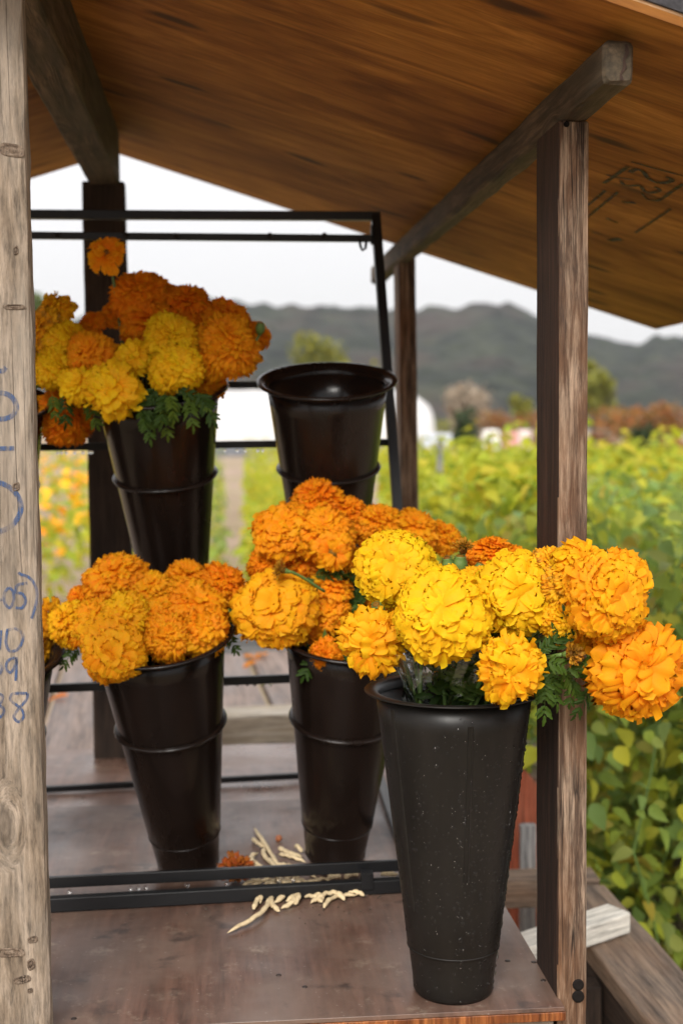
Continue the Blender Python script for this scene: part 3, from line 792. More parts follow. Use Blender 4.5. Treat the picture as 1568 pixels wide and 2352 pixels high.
# timber lath on the near edge of the felt
# stamped print on the underside of the roof
def on_roof(px, py):
    dd = ray(px, py); nrm = upv; t = (O - CAM).dot(nrm) / dd.dot(nrm); return CAM + dd * t - nrm * .0012
def ribbon(pts, wd, nrm):
    V = []; Fc = []; n_ = len(pts)
    for i, p in enumerate(pts):
        t = (pts[min(i + 1, n_ - 1)] - pts[max(i - 1, 0)]).normalized(); s = nrm.cross(t).normalized() * wd / 2
        V += [p + s, p - s]
    for i in range(n_ - 1): Fc.append((2 * i, 2 * i + 1, 2 * i + 3, 2 * i + 2))
    return V, Fc
def smooth_path(P, k=4):
    o = []; n_ = len(P)
    for i in range(n_ - 1):
        p0, p1, p2, p3 = P[max(i - 1, 0)], P[i], P[i + 1], P[min(i + 2, n_ - 1)]
        for j in range(k):
            t = j / k
            o.append(tuple(.5 * ((2 * b_) + (-a_ + c_) * t + (2 * a_ - 5 * b_ + 4 * c_ - d_) * t * t + (-a_ + 3 * b_ - 3 * c_ + d_) * t ** 3) for a_, b_, c_, d_ in zip(p0, p1, p2, p3)))
    o.append(P[-1]); return o
stamp = [([(970, 280), (1270, 365), (1590, 450)], 26), ([(1568, 540), (1430, 630), (1290, 725), (1160, 715)], 28), ([(1430, 820), (1230, 960), (1020, 1100)], 24),
         ([(660, 530), (780, 450), (940, 335)], 30), ([(690, 430), (780, 455), (1010, 490)], 28), ([(960, 405), (1030, 368), (1110, 395), (1180, 480), (1290, 525), (1400, 515), (1445, 485), (1370, 455)], 40),
         ([(860, 500), (890, 550), (990, 560), (1080, 555), (1120, 615), (1210, 640), (1300, 605), (1240, 570)], 34), ([(680, 610), (600, 680), (470, 785)], 24), ([(820, 630), (690, 740), (470, 920)], 24),
         ([(870, 745), (1020, 755)], 44), ([(690, 930), (820, 985)], 46), ([(720, 1190), (860, 1170)], 60), ([(520, 1090), (650, 1120)], 30), ([(1090, 640), (1160, 720)], 18), ([(430, 330), (560, 300)], 0)]
parts = []
for pts, wd in stamp:
    if wd <= 0: continue
    pp = [on_roof(1254 + .2 * x, 313.6 + .2 * y) for x, y in smooth_path([(float(x), float(y)) for x, y in pts])]
    parts.append(ribbon(pp, wd * .3 / F * 2.35, upv))
obj('printed_stamp', mesh('printed_stamp', *join(parts), smooth=False), M_stamp, stand)
print('GAP', gap)

# blue handwriting on the grey post
fy = lY - .0008
def on_post(x, y): return aty(.48 * x, 752.6 + .48 * y, fy)
hand = [[(-30, 215), (0, 207), (14, 208), (30, 190)], [(-40, 318), (0, 312), (40, 320), (68, 345), (79, 385), (60, 420), (20, 436), (-30, 434)], [(-40, 580), (20, 578), (70, 577)],
        [(-50, 735), (0, 742), (55, 770), (97, 825), (98, 885), (60, 945), (10, 972), (-50, 985)], [(-10, 1306), (12, 1300)],
        [(42, 1243), (22, 1275), (26, 1320), (48, 1340), (66, 1310), (64, 1262), (42, 1243)], [(132, 1222), (86, 1232), (78, 1266), (108, 1274), (124, 1306), (108, 1340), (76, 1340)],
        [(90, 1170), (100, 1180), (140, 1195), (172, 1240), (178, 1300), (152, 1392)], [(6, 1448), (-2, 1540)], [(32, 1448), (82, 1442), (112, 1478), (90, 1535), (48, 1547), (30, 1505), (36, 1450)],
        [(-20, 1600), (6, 1610), (10, 1640), (-10, 1664)], [(78, 1578), (42, 1592), (30, 1628), (52, 1650), (76, 1612), (80, 1576), (79, 1640), (77, 1690)],
        [(-20, 1748), (14, 1762), (6, 1792), (-8, 1800), (20, 1826), (10, 1858), (-20, 1870)], [(132, 1750), (64, 1752), (54, 1784), (98, 1820), (116, 1856), (92, 1886), (68, 1862), (92, 1822), (126, 1782), (133, 1750)]]
for q, s in enumerate(hand):
    P = [on_post(x, y) for x, y in smooth_path([(float(x), float(y)) for x, y in s], 6)]
    wd = (.0062 if q in (1, 3) else .0056)
    obj('handwritten_stroke', mesh('handwritten_stroke', *ribbon(P, wd * (.62 if q > 3 else 1), Vector((0, -1, 0))), smooth=False), M_ink, post_l)

def knot(px, py, W, Hh, par, tilt=0.0):
    p = aty(px, py, lY - .0006); V = []; Fc = []; ns = 20
    rings = [(1.0, .0003), (.8, .0014), (.62, .0004), (.5, -.0004), (.3, .0012), (.0, .001)]
    for rr_, h in rings:
        for k in range(ns):
            a_ = 2 * math.pi * k / ns; x = math.cos(a_) * rr_ * W / 2; z = math.sin(a_) * rr_ * Hh / 2 * (1 + .25 * math.sin(a_ * 2 + 1))
            V.append((p.x + x * math.cos(tilt) - z * math.sin(tilt), p.y - h, p.z + x * math.sin(tilt) + z * math.cos(tilt)))
    for i in range(len(rings) - 1):
        for k in range(ns): j = (k + 1) % ns; Fc.append((i * ns + k, (i + 1) * ns + k, (i + 1) * ns + j, i * ns + j))
    obj('knot', mesh('knot', V, Fc), M_knot, par)
M_knot = wood('dark_knot_wood', (.05, .033, .022), (.13, .09, .062), (.22, .165, .12), stretch=.8, sc=2.5, crack=.8, bumps=1.0, knot=0)
knot(34, 705, .028, .008, post_l, -.05); knot(38, 1118, .009, .013, post_l); knot(37, 575, .006, .013, post_l); knot(28, 345, .030, .020, post_l, -.3)
knot(22, 2188, .040, .015, post_l, -.1); knot(72, 2215, .010, .018, post_l, .1); knot(52, 2250, .022, .012, post_l, .1); knot(76, 2158, .013, .011, post_l); knot(70, 2275, .007, .008, post_l)
# post holes: flat discs whose black colour stands for their dark depth
M_hole = simple('hole_black', (.008, .006, .005), .85, .15)
def hole_disc(px, py, Y, R, par, nrm=Vector((0, -1, 0)), x=None):
    p = aty(px, py, Y)
    if x is not None: p.x = x
    V, Fc = lathe_m([(0, .0006), (R * .6, .0008), (R * .95, .0012), (R, -.002)], 14)
    obj('hole_disc', mesh('hole_disc', V, Fc), M_hole, par, frame(p, nrm))
hole_disc(1327, 2262, pY - .001, .008, post_r); hole_disc(1327, 2289, pY - .001, .0085, post_r); hole_disc(1300, 285, pY - .001, .004, post_r)
hole_disc(1252, 608, pY + .045, .008, post_r, Vector((-1, 0, 0)), x=pl.x - .001); hole_disc(1251, 2040, pY + .045, .016, post_r, Vector((-1, 0, 0)), x=pl.x - .001)

# ------------------------------------------------------------------ wagon deck, rails and boards behind and beside the stand
DZ = .66
deck = empty('plank_deck', (0, 4.2, 0), 'pale worn plank deck behind the tabletop with wide joints', 'deck')
x = -1.7; k = 0
while x < .75:
    wd = .235 + .02 * math.sin(k * 2.1)
    timber('plank', (x + wd / 2, 3.22, DZ - .02 + .003 * math.sin(k * 3)), (x + wd / 2 - .12, 5.15 + .04 * math.sin(k * 5), DZ - .02), wd - .02, .035, M_plank, deck, seed=60 + k, seg=6)
    x += wd; k += 1
timber('edge_board', (-1.9, 5.35, DZ + .0), (.9, 5.3, DZ + .0), .12, .05, M_greyb, deck, Vector((0, 0, 1)), seed=71)
for x in (-1.5, -.4, .6): timber('joist', (x, 3.25, DZ - .09), (x - .1, 5.2, DZ - .09), .05, .10, M_brown, deck, seed=72)
for x in (-1.5, .6):
    for y in (3.4, 5.1): timber('support_post', (x, y, 0), (x, y, DZ - .14), .08, .08, M_brown, deck, seed=73)
p0 = atz(395, 1722, DZ); p1 = atz(850, 1700, DZ)
tb = empty('whitewashed_timber', (p0.x, p0.y, DZ), 'cream limewashed timber lying on the plank deck between the lower buckets', 'timber')
timber('timber_block', p0 + Vector((0, .06, .045)), p1 + Vector((0, .06, .045)), .085, .13, M_cream, tb, Vector((0, 0, 1)), bev=.008)
# a few fallen orange petals on the deck
pm = PM['O']
for q, (px, py, lb) in enumerate([(150, 1482, 'orange fallen petal on the deck nearest the grey post'), (158, 1602, 'pale orange fallen petal on the second plank joint'), (240, 1550, 'small fallen petal beside the dark post foot'),
                              (560, 1512, 'orange fallen petal on the deck right of the lower left bucket'), (610, 1508, 'bright orange fallen petal just left of the middle bucket'), (590, 1525, 'curled fallen petal between the two lower buckets')]):
    p = atz(px, py, DZ + .004); V = np.array(LV) * .07; o = obj('fallen_petal', mesh('fallen_petal', V, LF), pm, None, Matrix.Translation(p + Vector((0, 0, .006))) @ Matrix.Rotation(q * 1.7, 4, 'Z'))
    tag(o, lb, 'petal', 'petals fallen on the deck')

# side rail assembly to the right
rail = empty('side_railing', (.78, 2.5, 0), 'grey weathered rail frame with red uprights beside the bean plants', 'railing')
ZR = .56
n0 = atz(1536, 2290, ZR); f0 = atz(1318, 2035, ZR)
dirv = (n0 - f0).normalized()
timber('top_rail', f0 - Vector((0, 0, .02)), n0 + dirv * .75 - Vector((0, 0, .02)), .135, .04, M_rail, rail, seed=80, bev=.005, seg=20)
timber('lower_rail', f0 + dirv * .1 + Vector((-.045, 0, -.085)), n0 + dirv * .7 + Vector((-.045, 0, -.085)), .04, .09, M_dark, rail, seed=81)
c1 = atz(1140, 2015, ZR); c2 = atz(1372, 2012, ZR)
timber('cross_rail', c1 - Vector((.25, -.02, .03)), c2 + Vector((0, .02, -.03)), .062, .08, M_rail, rail, Vector((0, 0, 1)), seed=82)
def upright(px, Y, zt, wd, dp, mat, seed, name='upright'):
    x = aty(px, 2000, Y).x; timber(name, (x, Y, 0), (x, Y, zt), wd, dp, mat, rail, seed=seed)
upright(1386, 2.26, ZR - .13, .026, .05, M_red, 83)
upright(1357, 2.32, ZR - .045, .03, .05, M_dark, 84)
upright(1342, 2.86, ZR - .07, .03, .04, M_red, 85)
upright(1160, 2.88, ZR - .07, .02, .04, M_red, 86)
# red board with slanted top and grey board in front of it
rb = empty('red_board', (.7, 3.1, 0), 'faded red board with a slanting top behind the front bucket', 'board')
Yr = 3.10
pts = [aty(1130, 1775, Yr), aty(1203, 1765, Yr), aty(1250, 1822, Yr)]; xb_ = pts[2].x
V = []
for dy in (0, .03):
    V += [(pts[0].x, Yr + dy, .3), (xb_, Yr + dy, .3), (xb_, Yr + dy, pts[2].z), (pts[1].x, Yr + dy, pts[1].z), (pts[0].x, Yr + dy, pts[0].z)]
Fc = [(0, 1, 2, 3, 4), (9, 8, 7, 6, 5)] + [(i, i + 5, (i + 1) % 5 + 5, (i + 1) % 5) for i in range(5)]
obj('board_panel', mesh('board_panel', V, Fc, False), M_red, rb)
gl_, gr_ = aty(1193, 1960, 2.98), aty(1229, 1960, 2.98)
gb = empty('grey_board', ((gl_.x + gr_.x) / 2, 2.98, 0), 'short upright grey board standing in front of the red board', 'board')
timber('board_panel', ((gl_.x + gr_.x) / 2, 2.98, .3), ((gl_.x + gr_.x) / 2, 2.98, aty(1200, 1893, 2.98).z), gr_.x - gl_.x, .02, M_greyb, gb, seed=90)
# white painted timber across the rail
zt = ZR + .045
wa = atz(1425, 2090, zt); wb = atz(1150, 2180, zt - .0)
wt = empty('white_timber', wa, 'white painted timber laid across the side rail behind the brown post', 'timber')
dd = (wb - wa).normalized()
timber('timber_block', wa - Vector((0, -.012, .021)), wb + dd * .05 - Vector((0, -.012, .021)), .042, .06, M_white, wt, Vector((0, 0, 1)), bev=.004, jit=.0004)

# ------------------------------------------------------------------ steel display rack
rack = empty('bucket_rack', (.1, 2.45, TZ), 'black steel display rack holding the tilted flower buckets', 'rack')
def bar(name, a, b, w_=.014, h_=.012, par=None, seed=0):
    V, Fc = box_m(w_, h_, (b - a).length, .0012, 1); return obj(name, mesh(name, V, Fc, False), M_steel, par or rack, frame(a, b - a, Vector((0, 0, 1)) if abs((b - a).normalized().z) < .5 else Vector((1, 0, 0))))
L0 = aty(862, 494, 2.60); L1 = atz(968, 1925, TZ)
bar('side_leg', L1, L0, .018, .022)
def bar_at(pl_, pr_, Y, name='cross_bar', **k): return bar(name, aty(pl_[0], pl_[1], Y), aty(pr_[0], pr_[1], Y + 0.0), **k)
XL = -330
def ext(x0, y0, x1, y1, Y, Yr=None, name='cross_bar', **k):
    s = (y1 - y0) / (x1 - x0); return bar(name, aty(XL, y0 + s * (XL - x0), Y), aty(x1, y1, Yr or Y), **k)
ext(80, 493, 872, 497, 2.60, name='top_bar', w_=.017, h_=.02)
ext(80, 541, 852, 548, 2.585, name='hanging_bar', w_=.014)
ext(110, 884, 888, 884, 2.56, w_=.013)
ext(110, 1027, 898, 1016, 2.545, w_=.014)
ext(110, 1581, 935, 1547, 2.46, w_=.016)
ra, rb_ = atz(120, 1812, TZ + .012), atz(866, 1772, TZ + .012)
ext(120, 1812, 866, 1772, ra.y, rb_.y, name='rear_base_bar', w_=.013)
fa, fb = atz(125, 2076, TZ + .013), atz(955, 2030, TZ + .013)
dvv = fb - fa
bar('front_base_bar', fa - dvv * .6, fb, .022, .017)
ga, gb_ = aty(125, 2026, fa.y + .03), aty(955, 1985, fb.y + .03)
bar('bucket_stop_bar', ga - (gb_ - ga) * .6, gb_, .019, .008)
bar('stop_bracket', aty(842, 2002, fa.y + .022), aty(842, 2040, fa.y + .022), .02, .02)
bar('base_side_rail', fb, atz(866, 1774, TZ + .012), .014, .018)
# corner joint and hook of the hanging bar
bar('corner_joint', aty(858, 518, 2.592), aty(858, 562, 2.592), .012, .012)
hk = aty(832, 556, 2.58)
obj('hook', mesh('hook', *tube_m([hk + Vector((-.006, 0, .008)), hk + Vector((-.004, 0, -.008)), hk + Vector((0, 0, -.016)), hk + Vector((.006, 0, -.012)), hk + Vector((.008, 0, .004))], .0028, 8)), M_steel, rack)
for px in (132, 290, 405, 620, 745):       # suspended rings' rivets
    p = aty(px, 541, 2.578); obj('rivet', mesh('rivet', *lathe_m([(0, .004), (.004, .003), (.006, 0), (.006, -.002)], 10)), M_steel, rack, frame(p, Vector((0, -1, 0))))
# upper bucket supports hidden behind the lower flowers
# rain drops hanging under the bars
def drop_cloud(pts):
    parts = []
    for p, R in pts:
        v, f = lathe_m([(0, -R * 1.1), (R * .6, -R * .85), (R, -R * .1), (R * .75, R * .6), (.0001, R * .9)], 8)
        parts.append(([(p.x + a_, p.y + b_, p.z + c_) for a_, b_, c_ in v], f))
    return join(parts)
dp = []
for px in (133, 142, 153, 172, 191, 205, 211, 517, 545, 563, 592, 604): dp.append((aty(px, 1040 - (px - 110) * .012, 2.537), .0034))
for px in (520, 545, 568, 585, 604, 622): dp.append((aty(px, 1571, 2.452), .0038))
for px in (300, 318, 335, 160, 430, 520, 640, 672): dp.append((aty(px, 2049 - (px - 125) * .053 - 0, fa.y + .024), .004))
tag(obj('rain_drops', mesh('rain_drops', *drop_cloud(dp)), M_water, rack), kind='stuff')

# ------------------------------------------------------------------ buckets
def bucket(bot, top, label, ring=True, mat=M_bucket, rt=.108, rb_=.0535, group='tall black buckets', front=False):
    """bot, top: centres of base and mouth."""
    ax = top - bot; H = ax.length; M = frame(bot, ax)
    t = empty('flower_bucket', bot, label, 'bucket', group)
    R = lambda z: rb_ + (rt - rb_) * (z / H)
    prof = [(0, .006), (rb_ * .8, .006), (rb_ * .88, 0), (rb_ * .97, .001), (rb_ + .001, .006)]
    zl = H * .155
    for z in (H * .05, H * .10, zl - .002): prof.append((R(z) - .0008, z))
    prof.append((R(zl) + .0010, zl + .001))
    for z in (H * .3, H * .45, H * .6, H * .75, H * .9, H * .985): prof.append((R(z) + .0002, z))
    prof += [(R(H * .985) - .003, H * .985)] + [(R(z) - .0035, z) for z in (H * .8, H * .5, H * .2, .012)] + [(0, .012)]
    V, Fc = lathe_m(prof, 72); obj('bucket_body', mesh('bucket_body', V, Fc), mat, t, M)
    # rolled rim that flares outward
    lip = .017 if not front else .014
    if front: rp = [(R(H * .99) + .0005, H * .988), (R(H) + .003, H * .993), (R(H) + lip, H * .994), (R(H) + lip + .0012, H * .997), (R(H) + lip, H * 1.0), (R(H) + .004, H * 1.0), (R(H) - .001, H * .998), (R(H) - .004, H * .985), (R(H * .97) - .004, H * .97)]
    else: rp = [(R(H * .98) + .0005, H * .975), (R(H) + .003, H * .983), (R(H) + lip * .7, H * .990), (R(H) + lip, H * .997), (R(H) + lip * .97, H * 1.004), (R(H) + lip * .6, H * 1.006), (R(H) + .004, H * .999), (R(H) - .004, H * .98), (R(H * .97) - .004, H * .965)]
    V, Fc = lathe_m(rp, 72); obj('rim', mesh('rim', V, Fc), mat, t, M)
    def ringp(z, pr, hh):
        return lathe_m([(R(z) - .001, z - hh), (R(z) + pr * .7, z - hh * .8), (R(z) + pr, z), (R(z) + pr * .7, z + hh * .8), (R(z) - .001, z + hh)], 72)
    if ring: obj('moulded_ring', mesh('moulded_ring', *ringp(H * .63, .0075, .004)), mat, t, M)
    obj('moulded_ring', mesh('moulded_ring', *ringp(zl + .001, .0016, .0016)), mat, t, M)
    if front:
        for a0, z0, z1 in ((-1.53, .42, .93), (-2.62, .30, .96), (-.45, .35, .95)):  # added ribs that imitate the vertical reflection stripes on the plastic
            V = []; Fc = []; K = 12
            for k in range(K + 1):
                z = H * (z0 + (z1 - z0) * k / K); hw = .0042 / R(z)
                for da, o_ in ((-hw, -.0005), (-hw * .7, .0012), (hw * .7, .0012), (hw, -.0005)):
                    V.append(((R(z) + o_) * math.cos(a0 + da), (R(z) + o_) * math.sin(a0 + da), z))
            for k in range(K):
                for q in range(3): i0 = k * 4 + q; Fc.append((i0, i0 + 1, i0 + 5, i0 + 4))
            Fc += [(3, 2, 1, 0), (K * 4, K * 4 + 1, K * 4 + 2, K * 4 + 3)]
            obj('reflection_rib', mesh('reflection_rib', V, Fc, False), mat, t, M)
    return t, M, H, R
BK = {}
def mk(key, bp, bY, tp, tY, label, **k):
    b_, t_ = aty(*bp, bY), aty(*tp, tY); BK[key] = (*bucket(b_, t_, label, **k), b_, t_)
bt = atz(434, 1985, TZ + .012)
mk('LL', (434, 1985), bt.y + .03, (366, 1456), bt.y - .10, 'lower left black bucket brimming with golden orange flowers')
bt2 = atz(769, 1965, TZ + .012)
mk('MM', (769, 1962), bt2.y + .03, (802, 1450), bt2.y - .09, 'lower middle black bucket standing behind the dry bean pods')
mk('UL', (408, 1405), 2.46, (362, 892), 2.33, 'upper left black bucket holding deep orange and yellow flowers')
mk('EM', (759, 1390), 2.45, (751, 874), 2.32, 'empty black bucket at the top right of the rack')
mk('FL', (-20, 1420), 2.46, (-40, 925), 2.33, 'black bucket mostly hidden behind the grey post in the upper row')
mk('FB', (-25, 1990), bt.y + .06, (-25, 1490), bt.y - .07, 'black bucket hidden behind the grey post in the lower row')
for key in ('UL', 'EM', 'FL'):                     # small steel cradles that carry the upper row
    b_ = BK[key][4]; ax_ = (BK[key][5] - b_).normalized()
    bar('bucket_cradle', b_ - ax_ * .006 + Vector((-.045, -.02, 0)), b_ - ax_ * .006 + Vector((.045, -.02, 0)), .01, .008)
    bar('bucket_cradle', b_ - ax_ * .006 + Vector((-.045, .03, 0)), b_ - ax_ * .006 + Vector((.045, .03, 0)), .01, .008)
    bar('cradle_arm', b_ - ax_ * .012 + Vector((0, -.03, 0)), b_ - ax_ * .012 + Vector((0, .06, 0)), .01, .008)
    bar('cradle_post', b_ - ax_ * .012 + Vector((0, .06, -.005)), b_ + Vector((0, .075, .20)), .009, .009)
fbc = atz(1040, 2272, TZ)
ftop = aty(1041, 1581, fbc.y)
BK['FR'] = (*bucket(Vector((fbc.x, fbc.y, TZ)), ftop, 'tall black bucket in front, beaded with rain, at the table corner', ring=False, mat=M_bucketf, rt=.1055, front=True), fbc, ftop)
# rain beads on the front bucket
t_, Mf, Hf, Rf = BK['FR'][:4]
r = random.Random(5); parts = []
bv, bf = lathe_m([(.0001, 1.0), (.7, .75), (1, .2), (1.02, -.2)], 6)
for q in range(1500):
    a = r.uniform(-math.pi * .97, -.03); z = Hf * r.betavariate(1.6, 1.5) * .96
    if a < -1.7 and r.random() < .55: continue
    s = .0009 + .0015 * r.random() ** 2 + (.0014 if r.random() < .05 else 0)
    n_ = Vector((math.cos(a), math.sin(a), 0)); up_ = Vector((0, 0, 1)); sd = n_.cross(up_)
    c = n_ * (Rf(z) + .0003) + up_ * z
    parts.append(([c + sd * x * s + up_ * y * s * 1.15 + n_ * zz * s * .7 for x, y, zz in bv], bf))
V, Fc = join(parts); tag(obj('rain_beads', mesh('rain_beads', V, Fc), M_water, t_, Mf), kind='stuff')

# ------------------------------------------------------------------ marigold flowers
def petal_grid(W, delta, curl, ruf, seed, nu=6, nv=6, cup=.05, freq=6):
    """One petal in a frame whose +Z is the tip direction from the head's centre, +X the way the petal leans; length 1."""
    r = np.random.default_rng(seed); u = np.linspace(-1, 1, nu); v = np.linspace(0, 1, nv)
    v = np.interp(np.linspace(0, 1, nv), [0, .25, .5, .75, 1], [0, .40, .72, .92, 1])
    U, Vv = np.meshgrid(u, v)
    ph = r.uniform(0, 6.28, 4)
    prof = np.interp(Vv, [0, .35, .6, .8, .92, 1], [.22, .55, .85, 1.0, 1.0, .58])
    tipx = Vv - .05 * (U ** 2) * np.clip((Vv - .6) / .4, 0, 1) + .04 * np.sin(U * freq * 1.5 + ph[3]) * Vv ** 4
    rad = .28 + .72 * np.clip(tipx, 0, 1.2) ** .7
    ang = -delta * (1 - tipx) ** 1.3 + curl * np.clip(tipx, 0, 2) ** 3
    side = U * W * prof * .5
    lift = cup * W * (U ** 2) * .25 + ruf * np.sin(U * freq + ph[0]) * Vv ** 2 + ruf * .7 * np.sin(U * freq * 2.1 + ph[1]) * Vv ** 3
    rr = rad + lift
    aa = ang - lift * .3
    X = rr * np.sin(aa); Z = rr * np.cos(aa); Y = side * (.6 + .4 * rad)
    V = np.stack([X, Y, Z], -1).reshape(-1, 3)
    i, j = np.meshgrid(np.arange(nu - 1), np.arange(nv - 1)); a = (j * nu + i).ravel()
    return V, np.stack([a, a + 1, a + nu + 1, a + nu], -1), Vv.ravel()
STY = {  # n petals, width, delta, theta max, curl, ruffle, length jitter, flatten
 'big':   (190, .60, .75, 2.15, .27, .042, .09, .76),
 'pom':   (230, .42, .7, 2.1, .24, .038, .10, .80),
 'fine':  (290, .31, .65, 2.0, .20, .036, .09, .87),
 'open':  (88, .74, .78, 1.95, .26, .095, .20, .76),
 'single': (34, .46, .6, 1.65, .22, .035, .14, .6),
 'wither': (90, .17, .5, 1.25, -.12, .03, .25, .95),
 'dry':   (70, .30, .8, 1.9, -.25, .06, .25, .65),
}
VAR = {}
for s, (n, W, dl_, tm, cu, ru, ji, fl) in STY.items():
    VAR[s] = [petal_grid(W, dl_ * (.85 + .3 * q / 5), cu * (.6 + .8 * ((q * 3) % 6) / 5), ru, 100 + q, nu=10 if s in ('big', 'open') else 7, nv=8 if s in ('big', 'open') else 6, freq=6) for q in range(6)]
VMESH = {}
def vmesh(style, q, col):
    k = (style, q, col)
    if k not in VMESH:
        V, Fc, tp = VAR[style][q]; m = mesh('petal', V, Fc, False, {'tip': tp}); m.materials.append(PM[col]); VMESH[k] = m
    return VMESH[k]
def head_mats(style, R, n_dir, seed):
    """transform of each petal, head centre at the origin"""
    n, W, dl_, tm, cu, ru, ji, fl = STY[style]
    r = random.Random(seed); Fm = frame(Vector((0, 0, 0)), n_dir, Vector((r.gauss(0, 1), r.gauss(0, 1), r.gauss(0, 1))).normalized()).to_3x3()
    out_ = []
    ex, ey = r.uniform(.93, 1.07), r.uniform(.93, 1.07)
    lobes = [(r.uniform(0, 6.28), r.uniform(.02, .065)) for _ in range(3)]
    for i in range(n):
        ct = 1 - (1 - math.cos(tm)) * (i + .5) / n; th = math.acos(max(-1, min(1, ct))) + r.gauss(0, .10)
        ph = i * 2.39996 + r.gauss(0, .16)
        L = R * (1 + r.uniform(-ji, ji * .6)); L *= 1 + sum(a_ * math.sin((k + 2) * ph + p_) for k, (p_, a_) in enumerate(lobes)) * math.sin(th)
        z = Vector((math.sin(th) * math.cos(ph), math.sin(th) * math.sin(ph), math.cos(th)))
        x = Vector((math.cos(th) * math.cos(ph), math.cos(th) * math.sin(ph), -math.sin(th)))
        y = z.cross(x)
        tw = r.gauss(0, .28); x2 = x * math.cos(tw) + y * math.sin(tw); y2 = z.cross(x2)
        B = Matrix((x2 * L, y2 * L * r.uniform(.85, 1.2), z * L)).transposed()
        S = Matrix.Diagonal((ex, ey, fl))
        out_.append((Fm @ S @ B, i % 6 if r.random() < .5 else r.randrange(6)))
    return out_
def joined_head(style, R, nd, seed):
    Vs = []; Fs = []; tp = []; rn = []; o = 0; r = random.Random(seed + 1)
    for B, q in head_mats(style, R, nd, seed):
        V, Fc, t = VAR[style][q]; V = V @ np.array(B).T; Vs.append(V); Fs.append(Fc + o); o += len(V); tp.append(t); rn.append(np.full(len(V), r.random()))
    return np.concatenate(Vs), np.concatenate(Fs), np.concatenate(tp), np.concatenate(rn)

# a feathery marigold leaf
def pinnate(seed, pairs=6, L=.09):
    r = random.Random(seed); parts = []
    curve = [Vector((0, L * k / 8, -.25 * L * (k / 8) ** 2 + .1 * L * k / 8)) for k in range(9)]
    parts.append(tube_m(curve, [.0011 * (1 - .06 * k) for k in range(9)], 5))
    def leaflet(p, d, l_, w_):
        d = d.normalized(); up_ = Vector((r.gauss(0, .3), r.gauss(0, .3), 1)); s = d.cross(up_).normalized(); nn = s.cross(d)
        V = []; K = 6
        for k in range(K + 1):
            t = k / K; wv = w_ * math.sin(math.pi * min(1, t * .93 + .07)) ** .8 * (1 + (.35 if k % 2 else -.1))
            c = p + d * l_ * t - nn * l_ * .25 * t * t
            V += [c - s * wv / 2 + nn * wv * .2, c, c + s * wv / 2 + nn * wv * .2]
        Fc = []
        for k in range(K):
            for q in range(2): a_ = k * 3 + q; Fc.append((a_, a_ + 1, a_ + 4, a_ + 3))
        return V, Fc
    for k in range(pairs):
        t = (k + 1.0) / (pairs + .6); p = curve[min(8, int(t * 8))]
        for s in (-1, 1):
            parts.append(leaflet(p, Vector((s * .85, .6 + .3 * t, r.gauss(0, .15))), L * (.42 - .16 * abs(t - .45)) * r.uniform(.85, 1.15), L * .105))
    parts.append(leaflet(curve[-1], Vector((0, 1, -.3)), L * .33, L * .11))
    return mesh('leaf', *join(parts))
LEAFM = [pinnate(k) for k in range(4)]
for m_ in LEAFM: m_.materials.append(M_mleaf)
def add_leaf(root, p, d, s=1.0, q=0, up_=Vector((0, -.7, .7))):
    d = Vector(d).normalized(); x = d.cross(up_).normalized(); z = x.cross(d)
    M = Matrix((x * s, d * s, z * s)).transposed().to_4x4(); M.translation = p
    o = bpy.data.objects.new('leaf', LEAFM[q % 4]); COL.objects.link(o); o.parent = root; o.matrix_local = parent_world(root).inverted() @ M
    return o
FL = {}
SEED = [1000]
